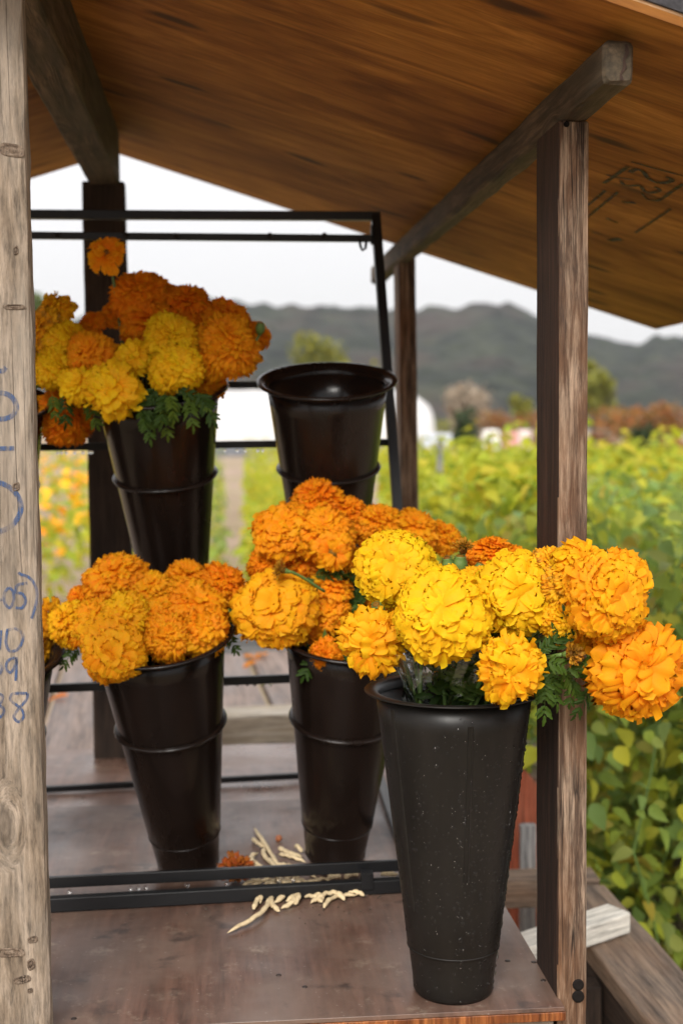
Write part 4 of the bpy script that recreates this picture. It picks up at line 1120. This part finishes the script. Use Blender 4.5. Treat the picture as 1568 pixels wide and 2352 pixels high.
def flower(key, px, py, rp, col, style, dY, label, hero=False, face=None, nostem=False, name='marigold_flower', calyx_vis=True, sxy=1.0):
    SEED[0] += 1; sd = SEED[0]
    b_, t_ = BK[key][4], BK[key][5]; ax = (t_ - b_).normalized()
    Y = t_.y + dY; P = aty(px, py, Y); R = rp * Y / F * 1.04
    tocam = (CAM - P).normalized(); core = t_ - ax * .06
    nd = ((P - core).normalized() * .9 + tocam * .85 + Vector((0, 0, .12))).normalized() if face is None else Vector(face).normalized()
    root = empty(name, P, label, 'flower', {'LL': 'flowers in the lower left bucket', 'MM': 'flowers in the lower middle bucket', 'UL': 'flowers in the upper left bucket', 'FL': 'flowers in the upper bucket behind the grey post', 'FB': 'flowers in the lower bucket behind the grey post', 'FR': 'flowers in the front bucket'}[key])
    FL.setdefault(key, []).append(root)
    if hero:
        r = random.Random(sd)
        for B, q in head_mats(style, R, nd, sd):
            o = bpy.data.objects.new('petal', vmesh(style, q, col)); COL.objects.link(o); o.parent = root; o.matrix_local = B.to_4x4()
    else:
        V, Fc, tp, rn = joined_head(style, R, nd, sd)
        o = obj('petals', mesh('petals', V, Fc, False, {'tip': tp, 'rnd': rn}), PM[col]); o.parent = root; tag(o, kind='stuff')
    # heart of the bloom
    if style in ('single', 'wither', 'dry'):
        v, f = lathe_m([(0, .42), (.18, .38), (.3, .22), (.28, 0), (.1, -.2), (0, -.25)], 14); cm = PM['W']
    else:
        v, f = lathe_m([(0, .5), (.3, .42), (.5, .15), (.48, -.12), (.2, -.38), (0, -.42)], 14); cm = PM[col]
    o = obj('flower_heart', mesh('flower_heart', v, f), cm, root, Matrix.Translation(P) @ frame(Vector((0, 0, 0)), nd) @ Matrix.Scale(R, 4))
    # calyx and stem
    V, Fc = lathe_m([(0, -.62), (.07, -.6), (.16, -.5), (.2, -.3), (.24, -.1), (.2, -.05)], 12)
    obj('calyx', mesh('calyx', V, Fc), M_stem, root, Matrix.Translation(P) @ frame(Vector((0, 0, 0)), nd) @ Matrix.Scale(max(R, .02), 4))
    if not nostem:
        r = random.Random(sd); j = Vector((r.uniform(-.05, .05), r.uniform(-.045, .045), 0))
        p0 = P - nd * R * .6; p1 = p0 - nd * (.03 + R * .4); p3 = t_ - ax * .16 + j; p2 = t_ + ax * .02 + j * 1.2
        obj('stem', mesh('stem', *tube_m(bez(p0, p1, p2, p3, 12), .0027, 7)), M_stem, root)
    return root

def bud(key, px, py, R, dY, label, d=(0, -.1, 1), withered=False):
    b_, t_ = BK[key][4], BK[key][5]; ax = (t_ - b_).normalized(); P = aty(px, py, t_.y + dY); d = Vector(d).normalized()
    root = empty('marigold_bud', P, label, 'bud', 'unopened marigold buds')
    V, Fc = lathe_m([(0, -1.5), (.25, -1.45), (.75, -.9), (1, -.1), (.92, .6), (.7, 1.1), (.75, 1.25), (.4, 1.2), (0, 1.0)], 14)
    V = [(x * (1 + .07 * math.cos(5 * math.atan2(y, x))), y * (1 + .07 * math.cos(5 * math.atan2(y, x))), z) for x, y, z in V]
    M = frame(P, d) @ Matrix.Scale(R, 4)
    obj('bud_case', mesh('bud_case', V, Fc), M_stem, root, M)
    V, Fc = lathe_m([(.5, 1.0), (.62, 1.25), (.35, 1.5), (0, 1.4)], 12)
    obj('bud_tip', mesh('bud_tip', V, Fc), PM['W'], root, M)
    p0 = P - d * R * 1.4; j = Vector((random.uniform(-.04, .04), random.uniform(-.03, .03), 0))
    obj('stem', mesh('stem', *tube_m(bez(p0, p0 - d * .04, t_ + ax * .02 + j, t_ - ax * .14 + j, 10), .0024, 6)), M_stem, root)
    return root

# --- front bucket
f = lambda *a, **k: flower('FR', *a, **k)
f(1125, 1288, 62, 'D', 'fine', .13, 'deep orange bloom peeping out behind the green buds')
f(1180, 1300, 50, 'D', 'fine', .12, 'deep orange bloom showing above the large yellow right-hand bloom')
f(1110, 1430, 62, 'G', 'pom', .02, 'golden bloom tucked under and between the two largest yellow blooms')
f(1255, 1305, 52, 'S', 'fine', -.06, 'golden bloom with brown flecks above the row, left of the post')
f(1295, 1345, 62, 'S', 'fine', -.09, 'fine ruffled yellow bloom with brown spots in front of the post')
f(1288, 1425, 60, 'G', 'pom', -.10, 'golden bloom hanging below the brown-flecked one beside the large right-hand bloom')
f(1335, 1300, 62, 'G', 'open', -.10, 'loose golden bloom whose petals stand up against the brown post', hero=True, face=(.1, -.5, .9))
f(1400, 1440, 66, 'O', 'open', -.11, 'orange underside bloom below the large golden bloom right of the post', hero=True, face=(.3, -.9, -.3))
f(905, 1303, 84, 'Y', 'big', .04, 'bright yellow bloom highest on the left of the front bucket', hero=True, face=(-.15, -1, .25))
f(1180, 1368, 102, 'Y', 'big', -.07, 'large soft yellow bloom in the middle just right of the largest one', hero=True, face=(-.02, -1, .18))
f(1014, 1412, 108, 'Y', 'big', -.10, 'largest lemon yellow domed bloom facing the viewer', hero=True, face=(-.05, -.95, .45))
f(1394, 1366, 102, 'H', 'big', -.16, 'large golden ruffled bloom in front and to the right of the brown post', hero=True, face=(.18, -1, .12))
f(857, 1474, 72, 'G', 'open', -.03, 'ragged open golden bloom hanging over the left rim', hero=True, face=(-.15, -1, -.1))
f(1172, 1537, 72, 'G', 'open', -.15, 'medium golden bloom hanging over the front rim', hero=True, face=(.05, -1, .0))
f(1462, 1538, 104, 'O', 'open', -.15, 'loose orange bloom hanging farthest out on the right', hero=True, face=(.15, -1, .05))
f(1305, 1502, 33, 'W', 'wither', -.14, 'small withered brown-yellow bloom below the golden ones', face=(.45, -.8, .2))
f(1062, 1268, 32, 'W', 'wither', .06, 'withered brown-orange bloom standing up behind the largest yellow one', face=(.1, -.3, 1))
bud('FR', 1055, 1300, .011, .055, 'plump green bud right below the withered brown-orange bloom', (.05, -.1, 1))
bud('FR', 1028, 1300, .009, .05, 'green bud immediately right of the highest yellow bloom', (-.15, -.1, 1))
bud('FR', 1098, 1308, .007, .05, 'small green bud hiding behind the large yellow blooms', (.3, -.1, .9))
bud('FR', 1118, 1488, .010, -.085, 'green bud with brown tip left of the medium bloom on the front rim', (.15, -.6, .8))
bud('FR', 868, 1402, .009, .0, 'green bud above the ragged golden bloom on the left rim', (-.3, -.5, .8))
f(1095, 1345, 50, 'G', 'pom', -.02, 'golden bloom wedged behind and between the two largest yellow ones')
f(965, 1360, 44, 'G', 'pom', .0, 'golden bloom glimpsed between the highest and the largest yellow bloom')
f(1245, 1375, 52, 'G', 'fine', -.06, 'fine golden bloom behind the right edge of the soft yellow bloom')
f(1030, 1515, 46, 'O', 'fine', -.01, 'orange bloom in the shade inside the mouth of the front bucket')
f(1330, 1450, 46, 'G', 'pom', -.09, 'golden bloom below the large ruffled one, above the withered head')
# foliage of the front bunch
rr = random.Random(3)
def leaves(key, idx, pts, s=(.8, 1.15), dY=0.0):
    t_ = BK[key][5]
    for k, (px, py, dx, dz) in enumerate(pts):
        root = FL[key][idx[k % len(idx)]]
        add_leaf(root, aty(px, py, t_.y + dY + rr.uniform(-.015, .015)), Vector((dx, rr.uniform(-.5, .1), dz)), rr.uniform(*s), rr.randrange(4), Vector((rr.gauss(0, .3), -.9, .5)))
leaves('FR', [10, 13, 9], [(1000, 1560, .5, .4), (1020, 1580, .8, .2), (1050, 1560, .3, .6), (1080, 1580, .6, .3), (1060, 1530, -.4, .6), (1100, 1560, .9, .1), (1040, 1540, .9, .3), (1090, 1520, .1, .8), (975, 1590, .6, .5), (1110, 1590, -.7, .3),
                          (1130, 1600, -.9, .1), (1000, 1520, .6, .3), (1150, 1500, .3, .5), (1070, 1600, .1, .9), (1030, 1600, .9, .5), (1200, 1590, .5, .3), (1220, 1570, .8, .2), (990, 1550, .2, .9), (1045, 1575, -.2, .9), (1075, 1570, .4, .8), (1120, 1570, -.4, .8), (1015, 1545, -.3, .8), (1150, 1580, .4, .8)], (.6, .9), -.04)
leaves('FR', [15, 11, 14], [(1235, 1500, .6, .5), (1250, 1520, .9, -.2), (1270, 1500, .3, .8), (1262, 1540, .2, -1), (1290, 1540, .5, -.7), (1330, 1520, .9, -.3), (1340, 1540, .5, -.8), (1250, 1560, -.1, -1), (1320, 1560, -.2, -1), (1350, 1580, -.4, -.9),
                            (1345, 1500, .2, -.9)], (.35, .6), -.12)
leaves('FR', [8, 12, 10], [(930, 1400, -.3, -.8), (905, 1420, .2, -.9), (945, 1480, .3, -.5), (925, 1390, .4, .4)], (.35, .55), .02)
# long drooping leaf right of the post
rt_ = FL['FR'][15]; p = aty(1352, 1560, BK['FR'][5].y - .02)
for k, (q0, q1, q2) in enumerate([((1340, 1570), (1345, 1630), (1322, 1668)), ((1262, 1545), (1300, 1590), (1245, 1602))]):
    A, B_, C_ = (aty(*z_, BK['FR'][5].y - .03) for z_ in (q0, q1, q2))
    pts = bez(A, A.lerp(B_, .7), B_, C_, 10); V = []; Fc = []
    for i, p_ in enumerate(pts):
        wv = .006 * math.sin(math.pi * (i + .6) / 11); V += [p_ + Vector((-wv, 0, .001)), p_ + Vector((0, .002, 0)), p_ + Vector((wv, 0, .002))]
    for i in range(10):
        for s in range(2): a_ = i * 3 + s; Fc.append((a_, a_ + 1, a_ + 4, a_ + 3))
    obj('leaf', mesh('leaf', V, Fc), M_mleaf, rt_)
# cellophane sleeve round the bunch
def sleeve():
    t_ = BK['FR'][5]; b_ = BK['FR'][4]
    root = empty('cellophane_sleeve', t_, 'crumpled clear cellophane sleeve round the stems in the front bucket', 'wrapper')
    V = []; Fc = []; nu, nv = 64, 14; r = np.random.default_rng(9)
    for j in range(nv):
        v = j / (nv - 1)
        for i in range(nu):
            a = 2 * math.pi * i / nu
            R = .035 + .062 * v + (.010 * math.sin(5 * a + 2 * v) + .007 * math.sin(11 * a + 5 * v)) * v + .004 * r.normal() * v
            z = -.16 + .225 * v + (.014 * math.sin(3 * a) + .010 * math.sin(7 * a + 1)) * v ** 3
            V.append((t_.x + .012 + R * math.cos(a), t_.y + R * .92 * math.sin(a) - .006 * v, t_.z + z))
    for j in range(nv - 1):
        for i in range(nu): k = (i + 1) % nu; Fc.append((j * nu + i, j * nu + k, (j + 1) * nu + k, (j + 1) * nu + i))
    obj('film', mesh('film', V, Fc, False), M_film, root)
sleeve()

# --- lower middle bucket
f = lambda *a, **k: flower('MM', *a, **k)
f(728, 1163, 66, 'D', 'fine', .08, 'deep orange bloom at the very top of the middle bunch')
f(800, 1185, 48, 'D', 'fine', .07, 'orange bloom just right of the topmost one under the empty bucket')
f(1012, 1238, 44, 'O', 'fine', .08, 'orange bloom farthest right of the middle bunch')
f(948, 1225, 62, 'O', 'pom', .07, 'curly orange bloom above and behind the highest yellow one')
f(865, 1215, 62, 'O', 'fine', .06, 'orange bloom in the back centre right of the middle bunch')
f(700, 1290, 55, 'D', 'pom', .04, 'deep orange bloom in the shade above the large golden dome')
f(617, 1300, 48, 'D', 'fine', .04, 'deep orange bloom at the left shoulder above the golden dome')
f(805, 1300, 48, 'O', 'fine', .04, 'orange bloom half hidden left of the highest yellow bloom')
f(876, 1368, 46, 'D', 'fine', .05, 'deep orange bloom in shade below the highest yellow bloom')
f(652, 1222, 72, 'O', 'big', .02, 'round orange bloom on the upper left of the middle bunch', hero=True)
f(745, 1232, 74, 'O', 'pom', .0, 'fluffy light orange bloom in the upper centre of the middle bunch')
f(765, 1268, 50, 'O', 'single', -.05, 'orange bloom with a greenish brown centre', face=(0, -1, -.05))
f(762, 1358, 46, 'O', 'open', -.01, 'orange bloom turned away with a thin stem crossing it', face=(.3, -.3, .9))
f(752, 1412, 54, 'O', 'pom', -.02, 'curly orange bloom right of the big golden dome')
f(632, 1398, 94, 'H', 'big', -.06, 'big golden dome bloom at the lower left of the middle bunch', hero=True, face=(-.15, -.95, .45))
f(748, 1502, 38, 'D', 'fine', -.07, 'small orange bloom hanging below the middle bunch', face=(-.2, -1, 0))
f(652, 1310, 25, 'W', 'wither', -.10, 'withered brown seed head on a bare stem above the golden dome', face=(-.9, -.3, .3), nostem=True)
A = aty(660, 1312, BK['MM'][5].y - .10); B_ = aty(745, 1358, BK['MM'][5].y - .06)
obj('stem', mesh('stem', *tube_m(bez(A, A.lerp(B_, .3) + Vector((0, 0, .008)), A.lerp(B_, .7), B_, 8), .0026, 7)), M_stem, FL['MM'][-1])
leaves('MM', [7, 12, 13], [(790, 1330, .6, .2), (820, 1340, .8, -.3), (800, 1350, .2, -.9), (815, 1380, .1, -1), (850, 1330, .8, .1), (790, 1320, -.6, .3), (830, 1420, .3, -.8), (810, 1450, .4, -.7), (800, 1480, -.1, -1), (845, 1500, .4, .3), (770, 1340, -.9, .1),
                           (830, 1400, -.3, .9), (790, 1500, .6, -.5), (720, 1320, .8, .1), (740, 1330, .8, .1)], (.4, .7), .0)
leaves('MM', [15], [(735, 1490, -.5, -.8), (775, 1510, .4, -.7)], (.45, .6), -.05)
p0_ = aty(747, 1530, BK['MM'][5].y - .075); V, Fc = leaf_shape(.062, .28, .05, .05)
obj('leaf', mesh('leaf', V, Fc), M_mleaf, FL['MM'][15], frame(p0_, Vector((0, -1, .1)), Vector((-1, 0, 0))) @ Matrix.Rotation(math.pi, 4, 'Z'))
f(690, 1245, 56, 'O', 'pom', .05, 'orange bloom filling in behind the round upper left one of the middle bunch')
f(905, 1260, 50, 'O', 'fine', .05, 'orange bloom between the back centre bloom and the highest yellow one')
f(700, 1440, 46, 'O', 'fine', -.01, 'orange bloom tucked under the right side of the golden dome')
# --- lower left bucket
f = lambda *a, **k: flower('LL', *a, **k)
f(190, 1378, 36, 'D', 'fine', .05, 'small deep orange bloom on the left shoulder of the lower left bunch')
f(268, 1335, 70, 'O', 'pom', .03, 'orange bloom at the upper left of the lower left bunch')
f(510, 1345, 52, 'D', 'fine', .04, 'deep orange bloom at the upper right of the lower left bunch')
f(425, 1335, 55, 'O', 'pom', .05, 'light orange bloom at the top just left of the deep orange one')
f(348, 1362, 56, 'H', 'pom', .01, 'golden bloom with a dark centre in the top middle of the lower left bunch')
f(538, 1432, 26, 'H', 'pom', .03, 'bit of golden bloom squeezed between the two lower bunches')
f(165, 1435, 56, 'G', 'fine', .0, 'golden bloom at the far left beside the grey post')
f(225, 1435, 62, 'H', 'pom', -.02, 'golden yellow bloom left of centre in the lower left bunch')
f(440, 1400, 76, 'O', 'pom', -.01, 'large orange bloom in the centre right of the lower left bunch')
f(352, 1425, 58, 'O', 'big', -.03, 'light orange bloom in the very middle of the lower left bunch')
f(465, 1448, 62, 'O', 'pom', -.04, 'orange bloom at the lower right of the lower left bunch')
f(385, 1465, 60, 'O', 'fine', -.06, 'curly orange bloom hanging over the front rim of the lower left bucket')
f(285, 1420, 58, 'G', 'pom', -.05, 'yellow-gold bloom just above the drooping one')
f(262, 1492, 74, 'H', 'big', -.09, 'golden bloom drooping lowest over the left of the rim', hero=True, face=(-.15, -1, .1))
leaves('LL', [5, 11], [(520, 1430, .3, .6), (515, 1450, .4, -.6), (400, 1500, -.2, -.4), (300, 1480, .5, -.8), (180, 1480, -.5, -.7)], (.35, .5), .0)
f(300, 1385, 50, 'O', 'pom', .02, 'orange bloom filling the middle left of the lower left bunch')
f(400, 1365, 50, 'O', 'pom', .03, 'orange bloom behind the large centre right one of the lower left bunch')
# --- upper left bucket
f = lambda *a, **k: flower('UL', *a, **k)
f(247, 587, 46, 'O', 'single', .0, 'single orange bloom standing high above the bunch before the dark post', face=(-.1, -.8, .35))
f(322, 685, 66, 'D', 'pom', .05, 'deep orange bloom at the top of the upper left bunch')
f(430, 712, 60, 'D', 'fine', .05, 'deep orange bloom right of the topmost one')
f(265, 725, 34, 'D', 'fine', .07, 'small shaded orange bloom before the dark post')
f(345, 755, 62, 'D', 'fine', .02, 'deep orange bloom above the yellow pair')
f(515, 745, 62, 'D', 'fine', .04, 'deep orange bloom on the upper right of the upper bunch')
f(588, 772, 36, 'D', 'pom', .04, 'small orange bloom farthest right carrying a green bud')
f(215, 745, 30, 'D', 'fine', .06, 'little deep orange bloom between the yellow ones and the dark post')
f(475, 882, 46, 'O', 'fine', .0, 'orange bloom low on the right over the rim')
f(517, 800, 74, 'O', 'fine', -.03, 'big fluffy orange bloom on the right side')
f(465, 822, 28, 'G', 'pom', -.02, 'small half-open golden bloom between yellow and orange')
f(392, 780, 62, 'Y', 'pom', -.05, 'upper of the two bright yellow blooms in the centre')
f(405, 848, 60, 'Y', 'pom', -.09, 'lower of the two bright yellow blooms in the centre')
f(308, 825, 44, 'Y', 'open', -.06, 'yellow open bloom left of the bright yellow pair')
f(210, 815, 54, 'O', 'fine', -.03, 'light orange fluffy bloom among the yellow ones')
f(182, 885, 44, 'Y', 'open', -.06, 'yellow bloom with a dark eye low on the left')
f(263, 897, 60, 'Y', 'open', -.10, 'yellow bloom hanging over the rim at the front')
bud('UL', 597, 755, .0085, -.01, 'green bud at the right tip of the upper bunch', (.1, -.3, 1))
leaves('UL', [8, 12, 16], [(350, 900, .1, -.9), (370, 910, .5, -.8), (340, 930, -.2, -1), (390, 905, .2, -.9), (420, 900, .6, -.7), (440, 905, .8, -.6), (400, 890, .9, -.3), (360, 890, -.5, -.7), (325, 920, .1, -1), (430, 915, .2, -1), (380, 900, -.1, -1), (345, 925, .2, -1), (410, 920, -.3, -1), (375, 935, .1, -1), (455, 900, .5, -.9), (330, 950, .3, -1)], (.35, .6), -.115)
f(385, 700, 50, 'D', 'fine', .06, 'deep orange bloom filling between the two topmost ones')
f(455, 765, 52, 'D', 'fine', .02, 'deep orange bloom between the yellow pair and the fluffy orange one')
f(255, 830, 40, 'G', 'pom', -.02, 'golden bloom behind the rim-hanging yellow one')
# --- the bunch behind the grey post, upper row
f = lambda *a, **k: flower('FL', *a, **k)
f(150, 962, 62, 'D', 'fine', .03, 'deep orange bloom hanging lowest next to the grey post')
f(128, 850, 52, 'Y', 'pom', -.02, 'yellow bloom half way down beside the grey post')
f(152, 782, 50, 'Y', 'pom', .0, 'pale golden yellow bloom in the left cluster below the topmost left one')
f(128, 722, 46, 'G', 'open', .02, 'drooping golden bloom topmost beside the grey post', face=(-.5, -.6, .6))
f(100, 760, 48, 'S', 'open', .01, 'browning yellow bloom partly covered by the grey post', face=(-.6, -.7, .2))
f(30, 830, 60, 'Y', 'pom', .0, 'yellow bloom wholly in the shade of the grey post')
leaves('FL', [0], [(120, 905, .1, -.9), (200, 915, .3, -.9), (150, 900, 0, -1)], (.4, .6), -.05)
# --- the bunch behind the grey post, lower row
f = lambda *a, **k: flower('FB', *a, **k)
f(112, 1420, 48, 'S', 'single', .03, 'thin-petalled yellow bloom sticking out behind the grey post', face=(.7, -.6, .1))
f(95, 1480, 40, 'S', 'open', .05, 'faded yellow bloom low beside the grey post', face=(.5, -.6, -.3))

# ------------------------------------------------------------------ dry bean pods and fallen bloom on the table
pods = [((255, 160), (440, 450), .0, 'long split pod pointing up and away toward the back of the table'), ((248, 235), (335, 305), .1, 'short pod half resting on the long split pod'),
        ((285, 340), (345, 465), .2, 'pod between the fallen bloom and the long split pod'), ((430, 300), (600, 370), .1, 'uppermost of the pods pointing at the middle bucket'),
        ((428, 350), (625, 405), .05, 'second of the pods pointing at the middle bucket'), ((560, 298), (602, 335), .1, 'tiny pod tip touching the middle bucket'),
        ((475, 432), (600, 445), .1, 'thin pod lying along the black stop bar'), ((240, 420), (292, 468), .1, 'short pod touching the fallen orange bloom'),
        ((170, 572), (330, 545), .1, 'leftmost pod seen between the two front bars'), ((325, 565), (425, 535), .1, 'brownish pod second from left between the front bars'),
        ((505, 515), (520, 570), .1, 'upright pod tip between the front bars'), ((560, 515), (585, 565), .1, 'paler pod tip right of the upright one between the bars'),
        ((600, 560), (765, 520), .1, 'pod lying flat in the middle between the front bars'), ((760, 535), (880, 512), .1, 'brown pod between the bars below the middle bucket'),
        ((900, 522), (1000, 500), .1, 'pod just left of the black bracket'), ((1160, 492), (1290, 497), .1, 'pod right of the black bracket near the front bucket'),
        ((250, 750), (300, 655), .0, 'short pod just left of the longest pod below the bars'), ((65, 910), (360, 655), .14, 'longest pod reaching out toward the viewer'),
        ((385, 648), (440, 762), .1, 'pointed pod with a brown tip below the front bar'), ((450, 740), (505, 645), .25, 'curved pod right of the brown-tipped one'),
        ((545, 718), (562, 640), .1, 'stubby pod in the middle below the front bar'), ((605, 650), (742, 700), -.2, 'pod with rounded end right of the stubby one'),
        ((700, 640), (738, 662), .1, 'small pod end poking out under the front bar'), ((755, 640), (905, 682), -.15, 'brownish pod above the crescent pod'),
        ((755, 738), (1005, 640), -.22, 'crescent-shaped pod nearest the front bucket'), ((890, 630), (1052, 650), -.1, 'small pod with a curled tip right of the crescent one')]
rp_ = random.Random(12)
extra = ['slender pod in the tangle left of the bracket', 'thin pod crossing under the front base bar', 'curled pod tip among those below the bar', 'pale pod sloping down out of the tangle', 'pod lying across others between the bars',
         'long pod in the heap behind the stop bar', 'dull brown pod deep in the heap', 'pod leaning on the long split pod', 'pod with its tip against the stop bar', 'narrow pod just in front of the middle bucket', 'pod poking left out of the heap', 'short straight pod near the crescent one']
ex = [((330, 480), (520, 600)), ((400, 700), (560, 560)), ((480, 690), (640, 600)), ((300, 700), (430, 560)), ((420, 590), (640, 540)), ((400, 420), (600, 500)), ((520, 470), (700, 520)), ((330, 300), (420, 440)), ((360, 380), (480, 500)),
      ((640, 470), (860, 520)), ((190, 600), (380, 520)), ((660, 700), (830, 600))]
for (a_, b_), lb_ in zip(ex, extra): pods.append((a_, b_, rp_.uniform(-.15, .15), lb_))
def pc(x, y): return 501.7 + .32 * x, 1850 + .32 * y
for q, (a, b, cv, lb) in enumerate(pods):
    A, B_ = atz(*pc(*a), TZ + .005), atz(*pc(*b), TZ + .005); L = (B_ - A).length; side = (B_ - A).cross(Vector((0, 0, 1))).normalized()
    if L < .02: B_ = A + (B_ - A).normalized() * .025; L = .025
    pts = []; rad = []; K = 14; lift = .002 + .006 * ((q * 7) % 3) / 3
    for i in range(K + 1):
        t = i / K; pts.append(A.lerp(B_, t) + side * cv * L * math.sin(math.pi * t) + Vector((0, 0, lift * math.sin(math.pi * t) + .001 * math.sin(i * 1.9 + q))))
        rad.append((.0046 + .0005 * math.sin(t * L * 320 + q)) * min(1, (t * 7 + .12), ((1 - t) * 6 + .12)) * (.85 + .3 * ((q * 5) % 4) / 4))
    V, Fc = tube_m(pts, rad, 10)
    zc = np.array([p.z for p in pts]).repeat(10); V = [Vector((v.x, v.y, zc[i] + (v.z - zc[i]) * .72)) for i, v in enumerate(V)]
    tp = empty('bean_pod', A, lb, 'bean pod', 'dry bean pods scattered on the table')
    obj('pod_shell', mesh('pod_shell', V, Fc), M_pod, tp)
    e = pts[-1] if q % 2 else pts[0]; dd = (pts[-1] - pts[-2] if q % 2 else pts[0] - pts[1]).normalized()
    obj('stalk', mesh('stalk', *tube_m([e - dd * .001, e + dd * .006 + Vector((0, 0, .001))], [.0012, .0005], 5)), M_bark, tp)
bd = atz(640, 1926, TZ + .006)
t_ = empty('dry_seed', bd, 'small round reddish brown dry seed on the table', 'seed')
obj('seed_body', mesh('seed_body', *lathe_m([(0, -.007), (.004, -.0055), (.0065, 0), (.0058, .004), (.003, .0065), (0, .007)], 14)), simple('seed_coat', (.30, .10, .04), .5), t_, frame(bd, Vector((.4, -.2, 1))))
r = random.Random(21); parts = []
for q in range(160):
    p = atz(*pc(r.gauss(600, 330), r.gauss(560, 130)), TZ + .001); s_ = r.uniform(.0008, .0028); a_ = r.uniform(0, 6.28)
    v = [(p.x + s_ * math.cos(a_ + k * 1.57) * (1 if k % 2 else .45), p.y + s_ * math.sin(a_ + k * 1.57) * (1 if k % 2 else .45), p.z + (0 if h_ else .0012)) for h_ in (1, 0) for k in range(4)]
    parts.append((v, [(3, 2, 1, 0), (4, 5, 6, 7), (0, 1, 5, 4), (1, 2, 6, 5), (2, 3, 7, 6), (3, 0, 4, 7)]))
tag(obj('dry_crumbs', mesh('dry_crumbs', *join(parts), smooth=False), M_bark), 'dark crumbs and plant bits strewn round the bean pods', 'debris', kind='stuff')
# fallen dried bloom
Pf = atz(542, 1998, TZ + .02); rootf = empty('fallen_bloom', Pf, 'dried rust-orange bloom fallen beside the lower left bucket', 'flower')
V, Fc, tp, rn = joined_head('dry', .034, Vector((-.1, -.3, .9)), 99)
V[:, 2] = np.maximum(V[:, 2], -.017)
o = obj('petals', mesh('petals', V, Fc, False, {'tip': tp, 'rnd': rn}), PM['R']); o.parent = rootf; tag(o, kind='stuff')
obj('calyx', mesh('calyx', *lathe_m([(0, -.018), (.008, -.017), (.012, -.008), (.014, 0)], 12)), M_bark, rootf, Matrix.Translation(Pf))
